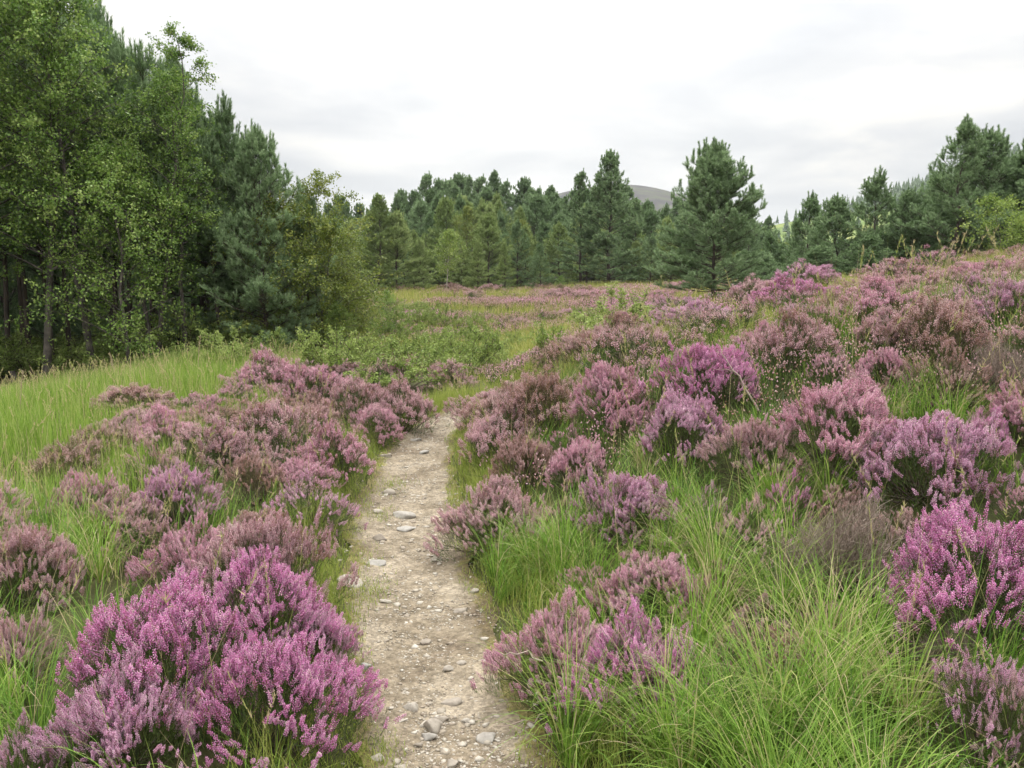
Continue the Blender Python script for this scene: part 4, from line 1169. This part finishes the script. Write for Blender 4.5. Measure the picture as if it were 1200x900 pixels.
# ------------------------------------------------------------------ far wood on the green hill
def far_wood():
    m = MB(); cs = []
    tries = 0
    while len(cs) < 900 and tries < 20000:
        tries += 1
        x = rng.uniform(70, 330); y = rng.uniform(210, 420)
        u = 600 + F * x / y
        if u < 860 or u > 1260: continue
        hz = float(height0(np.array([x]), np.array([y]))[0])
        dens = np.clip((hz - 20) / 8, 0.03, 1) * (.5 + .5 * (vnoise(x * .03, y * .03, 5) > -.2))
        if rng.random() > dens: continue
        cs.append((x, y, hz))
    cs = np.array(cs); n = len(cs); lay = 7; sd = 9
    h = rng.uniform(3.5, 6.5, n)
    V = []; 
    for l in range(lay):                       # ragged skirts of needles, one above another
        z0 = h * (.12 + .80 * l / lay); z1 = z0 + h * .30
        rad = h * .26 * (1 - l / lay * .85)
        a = rng.random((n, 1)) * 6.28 + np.arange(sd)[None] * 6.283 / sd
        rr = rad[:, None] * rng.uniform(.55, 1.2, (n, sd))
        px = cs[:, 0:1] + rr * np.cos(a); py = cs[:, 1:2] + rr * np.sin(a); pz = cs[:, 2:3] + z0[:, None] + rng.normal(size=(n, sd)) * .25
        apex = np.stack([cs[:, 0], cs[:, 1], cs[:, 2] + z1], -1)
        VV = np.concatenate([np.stack([px, py, pz], -1), apex[:, None]], 1)
        f = np.array([[i, (i + 1) % sd, sd] for i in range(sd)])
        m.add(VV, (np.arange(n)[:, None, None] * (sd + 1) + f[None]).reshape(-1, 3), np.clip(.4 + .2 * rng.normal(size=n * sd), 0, 1))
    o = link('hillside_forest', m.mesh('hillside_forest', M['farneedle'])); o['kind'] = 'stuff'; o['label'] = 'far conifer wood covering the green hillside'
far_wood()

# ------------------------------------------------------------------ grasses
def scatter(n, xr, yr, keepf):
    x = rng.uniform(*xr, n); y = rng.uniform(*yr, n)
    k = keepf(x, y); x, y = x[k], y[k]
    return x, y
OCC = np.array(occupied)
def in_heather(x, y, f=.75):
    m = np.zeros(len(x), bool)
    for a, b, r in OCC: m |= (x - a) ** 2 + (y - b) ** 2 < (r * f) ** 2
    return m
def inview(x, y, pad=80):
    u = 600 + F * x / np.maximum(y, .1)
    return (u > -pad) & (u < 1200 + pad)

def lay_dir(x, y, az0=None, spread=.9):
    base = 3.6 * vnoise(x * .9, y * .9, 201) if az0 is None else az0
    return base + rng.normal(size=len(x)) * spread

def seed_stalks(m, x, y, h):
    n = len(x); z = height(x, y); az = rng.random(n) * 6.28; ln = np.abs(rng.normal(size=n)) * .22
    d = np.stack([np.sin(ln) * np.cos(az), np.sin(ln) * np.sin(az), np.cos(ln)], -1)
    b = np.stack([x, y, z], -1); t = np.linspace(0, 1, 5)
    P = b[:, None] + d[:, None] * (h[:, None] * t)[..., None]
    P[..., 0] += (np.cos(az) * h * .16)[:, None] * t ** 2.5; P[..., 1] += (np.sin(az) * h * .16)[:, None] * t ** 2.5
    r = .0008 + .0001 * np.hypot(x, y)
    tubes(m, P, r[:, None] * np.linspace(1, .5, 5)[None], 3, np.clip(.88 + .08 * rng.normal(size=n), 0, 1))
    k = 16; s = rng.uniform(.74, 1.02, (n, k)); f = np.clip(s * 4, 0, 3.999); i0 = f.astype(int)
    ar = np.arange(n)[:, None]; q = P[ar, i0] * (1 - (f - i0))[..., None] + P[ar, i0 + 1] * (f - i0)[..., None]
    dd = norm(np.repeat(d[:, None], k, 1) + rng.normal(size=(n, k, 3)) * .4)
    tris(m, q.reshape(-1, 3), dd.reshape(-1, 3), np.repeat(h, k) * .055, np.repeat(r * 4.2, k), np.clip(.95 + .08 * rng.normal(size=n * k), 0, 1))

def grass_obj(name, mat, label, batches, seeds=None):
    m = MB()
    if seeds is not None: seed_stalks(m, *seeds)
    for bt_ in batches:
        x, y, L, lean, curl, W, segs, tone = bt_[:8]
        d_, w_ = path_dist(x, y)
        n = len(x); b = np.stack([x, y, np.where(d_ < w_ * 1.5, np.maximum(path_surface(x, y) - .004, height(x, y)), height(x, y)) - .006], -1)
        az = rng.random(n) * 6.283 if len(bt_) < 9 else bt_[8]
        blades(m, b, az, L, lean, curl, W, segs, tone, face=None)
    o = link(name, m.mesh(name, M[mat])); o['kind'] = 'stuff'; o['label'] = label

def clumpy(x, y, k, spread):
    """n points -> n*k points in tufts"""
    n = len(x)
    return (np.repeat(x, k) + rng.normal(size=n * k) * spread), (np.repeat(y, k) + rng.normal(size=n * k) * spread)

# left meadow
def k_meadow(x, y):
    d, w = path_dist(x, y)
    c = np.interp(y, PY[:9], PX[:9])
    edge = np.interp(y, [2, 4, 5.5, 7, 10, 14], [1.5, 1.6, 1.5, 1.6, 1.7, 1.6])
    return inview(x, y) & (x < c - edge + .35 * vnoise(x * 2, y * 2, 41)) & ~in_heather(x, y, .7)
bt = []
x, y = scatter(8200, (-8.5, -1.2), (4.2, 14.3), k_meadow); X1, Y1 = clumpy(x, y, 14, .045); n = len(X1)
dst = np.hypot(X1, Y1)
bt.append((X1, Y1, rng.uniform(.11, .28, n) * (1 + .5 * vnoise(X1 * .9, Y1 * .9, 45)), np.abs(rng.normal(size=n)) * .16, rng.uniform(.1, 1.0, n), .0028 + .00030 * dst, 3, np.clip(.42 + .2 * rng.normal(size=n), 0, .9)))
x, y = scatter(7000, (-8.5, -1.2), (4.2, 14.3), k_meadow); n = len(x)      # pale flowering stalks
bt.append((x, y, rng.uniform(.22, .40, n), np.abs(rng.normal(size=n)) * .15, rng.uniform(.05, .6, n), np.full(n, .0026) + .0002 * np.hypot(x, y), 3, np.clip(.9 + .1 * rng.normal(size=n), 0, 1)))
x, y = scatter(1300, (-8.5, -1.2), (4.2, 14.3), k_meadow)
grass_obj('meadow_grass', 'meadow', 'fine pale green meadow grass with dry seed stalks beside the birch wood', bt, (x, y, rng.uniform(.26, .45, len(x))))

# long tussock grass on the bank and around the heather near by
def k_bank(x, y):
    d, w = path_dist(x, y)
    return inview(x, y) & (d > w + .12) & ~((x < np.interp(y, PY[:9], PX[:9]) - 1.5) & (y > 4.6)) & (~in_heather(x, y, .62) | (rng.random(len(x)) < .3))
bt = []
x, y = scatter(8200, (-2.6, 5.2), (2.0, 8.0), k_bank)
dens = np.where(x > 0, 1.0, .55) * np.clip(.66 + 1.0 * vnoise(x * 2.1, y * 2.1, 53), .25, 1); kk = rng.random(len(x)) < dens; x, y = x[kk], y[kk]
tt_ = np.repeat(.42 + .15 * rng.normal(size=len(x)), 9)
X1, Y1 = clumpy(x, y, 9, .03); n = len(X1)
tall = np.clip(.20 + .18 * vnoise(X1 * 1.3, Y1 * 1.3, 51), .08, .42)
d_, w_ = path_dist(X1, Y1); tall = tall * (.35 + .65 * sstep(.05, .5, d_ - w_))
bt.append((X1, Y1, tall * rng.uniform(.6, 1.5, n), np.abs(rng.normal(size=n)) * .3, rng.uniform(.4, 2.1, n), rng.uniform(.0025, .0056, n), 5, np.clip(tt_ + .16 * rng.normal(size=n) + (rng.random(n) < .12) * .5, 0, 1), lay_dir(X1, Y1)))
# the big tussocks
for (u, v, cntb, hh, sp) in [(615, 690, 1500, .42, .17), (700, 880, 1300, .42, .2), (800, 900, 1500, .45, .26), (920, 885, 1400, .42, .28), (1000, 860, 900, .42, .24), (870, 720, 1500, .45, .22), (850, 640, 1300, .42, .2),
                             (900, 600, 1000, .38, .2), (760, 610, 700, .35, .15), (1090, 480, 1400, .34, .3), (1060, 905, 700, .5, .2), (1180, 905, 300, .45, .15), (560, 640, 500, .2, .12), (590, 720, 500, .28, .1), (30, 790, 500, .42, .14), (60, 700, 450, .36, .14), (20, 890, 400, .4, .12), (90, 630, 500, .34, .14), (830, 520, 600, .3, .2)]:
    cx_, cy_, D = at(u, v)
    X1 = cx_ + rng.normal(size=cntb) * sp; Y1 = cy_ + rng.normal(size=cntb) * sp
    d_, w_ = path_dist(X1, Y1); kk = d_ > w_ + .1; X1, Y1 = X1[kk], Y1[kk]; n = len(X1)
    # several crowns per tussock, each throwing its blades outwards
    q = max(3, cntb // 160); ccx = cx_ + rng.normal(size=q) * sp; ccy = cy_ + rng.normal(size=q) * sp; wh = rng.integers(0, q, n)
    X1 = ccx[wh] + rng.normal(size=n) * .035; Y1 = ccy[wh] + rng.normal(size=n) * .035
    d_, w_ = path_dist(X1, Y1); kk = (d_ > w_ + .06) & (~in_heather(X1, Y1, .8) | (rng.random(len(X1)) < .12)); X1, Y1, wh = X1[kk], Y1[kk], wh[kk]; n = len(X1)
    az = np.arctan2(Y1 - ccy[wh], X1 - ccx[wh]) + rng.normal(size=n) * .5
    hq = rng.uniform(.7, 1.2, q)[wh]; tq = (.5 + .13 * rng.normal(size=q))[wh]
    bt.append((X1, Y1, hh * .95 * hq * rng.uniform(.4, 1.3, n), .08 + np.abs(rng.normal(size=n)) * .3, rng.uniform(.4, 2.0, n), rng.uniform(.0028, .0062, n), 6, np.clip(tq + .17 * rng.normal(size=n) + (rng.random(n) < .12) * .5, 0, 1), az))
# thin tall stalks here and there
x, y = scatter(420, (-2.5, 5), (2.2, 8), k_bank); n = len(x)
bt.append((x, y, rng.uniform(.45, .8, n), np.abs(rng.normal(size=n)) * .2, rng.uniform(.1, .9, n), np.full(n, .003), 5, np.clip(.95 + .1 * rng.normal(size=n), 0, 1)))
x, y = scatter(520, (-2.6, 5.2), (2.2, 8.5), k_bank)
grass_obj('bank_grass', 'grass', 'long arching green tussock grass among the heather near the path', bt, (x, y, rng.uniform(.35, .7, len(x))))

# moor grass farther off
def k_moor(x, y):
    d, w = path_dist(x, y)
    c = np.interp(y, PY[:9], PX[:9])
    return inview(x, y) & (d > w + .1) & ((x > c - .2) | ((y > 13.5) & (x > -.24 * y)))
bt = []
x, y = scatter(30000, (-4, 14), (6.5, 22), k_moor); kk = rng.random(len(x)) < np.clip(.75 - 1.0 * vnoise(x * .42, y * .36, 91), .12, 1); x, y = x[kk], y[kk]
X1, Y1 = clumpy(x, y, 6, .05); n = len(X1); dst = np.hypot(X1, Y1)
bt.append((X1, Y1, rng.uniform(.12, .32, n), np.abs(rng.normal(size=n)) * .25, rng.uniform(.2, 1.3, n), .003 + .00035 * dst, 3, np.clip(.5 + .22 * rng.normal(size=n), 0, 1)))
x, y = scatter(24000, (-14, 20), (20, 46), k_moor); kk = rng.random(len(x)) < np.clip(.65 - 1.0 * vnoise(x * .42, y * .36, 91), .1, 1); x, y = x[kk], y[kk]
X1, Y1 = clumpy(x, y, 4, .09); n = len(X1); dst = np.hypot(X1, Y1)
bt.append((X1, Y1, rng.uniform(.18, .42, n), np.abs(rng.normal(size=n)) * .22, rng.uniform(.2, 1.0, n), .003 + .00045 * dst, 2, np.clip(.55 + .25 * rng.normal(size=n), 0, 1)))
grass_obj('moor_grass', 'moorgrass', 'yellow-green moor grass between the heather clumps', bt)

# short verge grass and moss at the path edges
n = 80000
ks = rng.random(n) * (len(_px) - 1); cx_ = np.interp(ks, np.arange(len(_px)), _px); cy_ = np.interp(ks, np.arange(len(_py)), _py); ww = np.interp(ks, np.arange(len(_pw)), _pw)
sgn = np.where(rng.random(n) < .5, -1, 1)
off = sgn * (ww * 1.02 + .09 + .16 * rng.normal(size=n))
tx = np.interp(ks, np.arange(len(_px)), np.gradient(_px)); ty = np.interp(ks, np.arange(len(_py)), np.gradient(_py)); tl = np.hypot(tx, ty)
X1 = cx_ + ty / tl * off; Y1 = cy_ - tx / tl * off
d_, w_ = path_dist(X1, Y1)
kk = (d_ > w_ * (.86 + .22 * vnoise(X1 * 5, Y1 * 5, 71))) & (Y1 > 1.8) & (rng.random(n) < np.clip(.75 + .7 * vnoise(X1 * 3, Y1 * 3, 72), 0, 1)); X1, Y1, d_, w_ = X1[kk], Y1[kk], d_[kk], w_[kk]; n = len(X1)
L = .03 + .18 * sstep(0, .26, d_ - w_) * rng.uniform(.5, 1.2, n)
bt = [(X1, Y1, L + rng.uniform(0, .03, n), np.abs(rng.normal(size=n)) * .35, rng.uniform(.3, 1.6, n), rng.uniform(.0025, .0045, n), 3, np.clip(.5 + .25 * rng.normal(size=n), 0, 1))]
for (u, v, c_, s_) in [(455, 565, 500, .09), (415, 650, 600, .09), (430, 690, 500, .07), (440, 880, 500, .05), (445, 600, 250, .06)]:
    a, b_, D = at(u, v); X1 = a + rng.normal(size=c_) * s_; Y1 = b_ + rng.normal(size=c_) * s_ * 1.6
    bt.append((X1, Y1, rng.uniform(.02, .055, c_), np.abs(rng.normal(size=c_)) * .4, rng.uniform(.3, 1.4, c_), np.full(c_, .003), 3, np.clip(.5 + .25 * rng.normal(size=c_), 0, 1)))
grass_obj('verge_grass', 'verge', 'short yellowish verge grass and moss along the path edges', bt)

# low heather carpet between the counted clumps
def carpet():
    m = MB(); mats = [M['shoot'], M['dusty'], M['rust'], M['pink']]
    def kf(x, y):
        d, w = path_dist(x, y); c = np.interp(y, PY[:9], PX[:9])
        return inview(x, y, 40) & (d > w + .3) & (((x > c + .5) & (y > 5)) | ((y > 13.5) & (x > -.22 * y)))
    x, y = scatter(42000, (-9, 17), (5, 42), kf)
    kk = rng.random(len(x)) < np.clip(np.where((y > 13) & (x < .2 * y), .62, .18) + 1.25 * vnoise(x * .42, y * .36, 91), 0, 1); x, y = x[kk], y[kk]
    x, y = clumpy(x, y, 3, .10); n = len(x); z = height(x, y); dst = np.hypot(x, y)
    hh = rng.uniform(.10, .24, n)
    b = np.stack([x, y, z], -1)
    for q in range(4):
        d = norm(rng.normal(size=(n, 3)) * .38 + np.array([0, 0, 1.0]))
        tris(m, b + rng.normal(size=(n, 3)) * .03, d, hh * 1.05, .006 + .0006 * dst, np.clip(.45 + .2 * rng.normal(size=n), 0, 1), 0)
        tip = b + d * (hh * rng.uniform(.75, 1.05, n))[:, None]
        q_ = vnoise(x * .6, y * .6, 92) + .3 * rng.normal(size=n)
        for mi, msk in ((3, q_ > .45), (1, (q_ <= .45) & (q_ > -.15)), (2, q_ <= -.15)):
            if q < 3:
                for _ in range(2):
                    tetras(m, tip[msk] + rng.normal(size=(msk.sum(), 3)) * .02, .012 + .0007 * dst[msk], d[msk], np.clip(.45 + .25 * rng.normal(size=msk.sum()), 0, 1), mi)
    o = link('heather_carpet', m.mesh('heather_carpet', mats)); o['kind'] = 'stuff'; o['label'] = 'low faded heather cover between the clumps on bank and moor'
carpet()

for r in PROTOS:                                # the patterns themselves are not part of the scene
    for c in PARTS[r.name]: bpy.data.objects.remove(c)
    bpy.data.objects.remove(r)

# ------------------------------------------------------------------ sky and light
SUN_EL, SUN_AZ = R(52), R(8)      # azimuth measured from +Y towards +X: the bright patch of cloud ahead
w = bpy.data.worlds.new('World'); scene.world = w; w.use_nodes = True
nt = w.node_tree; nt.nodes.clear()
out = N(nt, 'ShaderNodeOutputWorld'); bg = N(nt, 'ShaderNodeBackground'); bg.inputs['Strength'].default_value = .1
sky = N(nt, 'ShaderNodeTexSky', sky_type='NISHITA', sun_disc=False); sky.sun_elevation = SUN_EL; sky.sun_rotation = SUN_AZ
tc = N(nt, 'ShaderNodeTexCoord'); sep = N(nt, 'ShaderNodeSeparateXYZ'); nt.links.new(tc.outputs['Generated'], sep.inputs[0])
# flat cloud deck: direction divided by its height
zp = N(nt, 'ShaderNodeMath', operation='MAXIMUM'); zp.inputs[1].default_value = 0; nt.links.new(sep.outputs['Z'], zp.inputs[0])
za = N(nt, 'ShaderNodeMath', operation='ADD'); za.inputs[1].default_value = .16; nt.links.new(zp.outputs[0], za.inputs[0])
cb = N(nt, 'ShaderNodeCombineXYZ')
for i, a in enumerate(('X', 'Y')):
    dv = N(nt, 'ShaderNodeMath', operation='DIVIDE'); nt.links.new(sep.outputs[a], dv.inputs[0]); nt.links.new(za.outputs[0], dv.inputs[1]); nt.links.new(dv.outputs[0], cb.inputs[i])
n1 = N(nt, 'ShaderNodeTexNoise'); n1.inputs['Scale'].default_value = 1.15; n1.inputs['Detail'].default_value = 5; n1.inputs['Roughness'].default_value = .5; n1.inputs['Distortion'].default_value = .3
nt.links.new(cb.outputs[0], n1.inputs['Vector'])
cl = ramp(nt, [(.40, (6.5, 6.6, 6.75)), (.53, (7.9, 7.85, 7.75)), (.66, (10.2, 9.8, 9.0))]); nt.links.new(n1.outputs['Fac'], cl.inputs[0])
# brighter towards the zenith, and where the sun stands behind the cloud
zq = N(nt, 'ShaderNodeMath', operation='MULTIPLY'); nt.links.new(zp.outputs[0], zq.inputs[0]); nt.links.new(zp.outputs[0], zq.inputs[1])
ze = N(nt, 'ShaderNodeMath', operation='MULTIPLY_ADD'); ze.inputs[1].default_value = 3.7; ze.inputs[2].default_value = .57; nt.links.new(zq.outputs[0], ze.inputs[0])
mul = N(nt, 'ShaderNodeVectorMath', operation='SCALE'); nt.links.new(cl.outputs[0], mul.inputs[0]); nt.links.new(ze.outputs[0], mul.inputs['Scale'])
dt = N(nt, 'ShaderNodeVectorMath', operation='DOT_PRODUCT'); nt.links.new(tc.outputs['Generated'], dt.inputs[0])
ge = R(16); dt.inputs[1].default_value = (math.sin(R(3)) * math.cos(ge), math.cos(R(3)) * math.cos(ge), math.sin(ge))
gl = N(nt, 'ShaderNodeMapRange', interpolation_type='SMOOTHSTEP'); gl.inputs['From Min'].default_value = .93; gl.inputs['From Max'].default_value = 1.0; gl.inputs['To Max'].default_value = 1.3
nt.links.new(dt.outputs['Value'], gl.inputs['Value'])
ad = N(nt, 'ShaderNodeVectorMath', operation='ADD'); gc = N(nt, 'ShaderNodeCombineXYZ')
for i, f in enumerate((1.0, .96, .86)):
    mm = N(nt, 'ShaderNodeMath', operation='MULTIPLY'); mm.inputs[1].default_value = f; nt.links.new(gl.outputs[0], mm.inputs[0]); nt.links.new(mm.outputs[0], gc.inputs[i])
nt.links.new(mul.outputs[0], ad.inputs[0]); nt.links.new(gc.outputs[0], ad.inputs[1])
mx = N(nt, 'ShaderNodeMix', data_type='RGBA'); mx.inputs[0].default_value = .94
nt.links.new(sky.outputs[0], mx.inputs[6]); nt.links.new(ad.outputs[0], mx.inputs[7])
nt.links.new(mx.outputs[2], bg.inputs['Color']); nt.links.new(bg.outputs[0], out.inputs[0])

sl = bpy.data.lights.new('sun', 'SUN'); sl.energy = 1.5; sl.angle = R(12); sl.color = (1, .96, .89)
so = bpy.data.objects.new('sun', sl); COL.objects.link(so)
dirv = Vector((math.sin(SUN_AZ) * math.cos(SUN_EL), math.cos(SUN_AZ) * math.cos(SUN_EL), math.sin(SUN_EL)))
so.rotation_euler = dirv.to_track_quat('Z', 'Y').to_euler(); so.location = dirv * 40

def haze():
    m = MB(); lo = np.array([-2700, -160, -30.0]); hi = np.array([2900, 3300, 140.0])
    V = np.array([[(lo, hi)[(k >> a) & 1][a] for a in range(3)] for k in range(8)])
    m.add(V, np.array([[0, 2, 3, 1], [4, 5, 7, 6], [0, 1, 5, 4], [2, 6, 7, 3], [0, 4, 6, 2], [1, 3, 7, 5]]))
    mt, nt, out = new_mat('thin_haze'); v = N(nt, 'ShaderNodeVolumePrincipled'); v.inputs['Color'].default_value = (.9, .94, 1, 1); v.inputs['Density'].default_value = .00022
    nt.links.new(v.outputs[0], out.inputs['Volume'])
    o = link('haze', m.mesh('haze', mt)); o['kind'] = 'stuff'; o['label'] = 'thin pale haze in the air before the far hill'
haze()
scene.render.engine = 'CYCLES'
scene.cycles.use_denoising = True
scene.cycles.max_bounces = 6
scene.cycles.diffuse_bounces = 3; scene.cycles.transmission_bounces = 3; scene.cycles.glossy_bounces = 2
scene.cycles.use_adaptive_sampling = True; scene.cycles.adaptive_threshold = .02
scene.view_settings.view_transform = 'Standard'; scene.view_settings.look = 'None'
scene.view_settings.exposure = 0.68; scene.view_settings.gamma = 1; scene.view_settings.use_curve_mapping = False
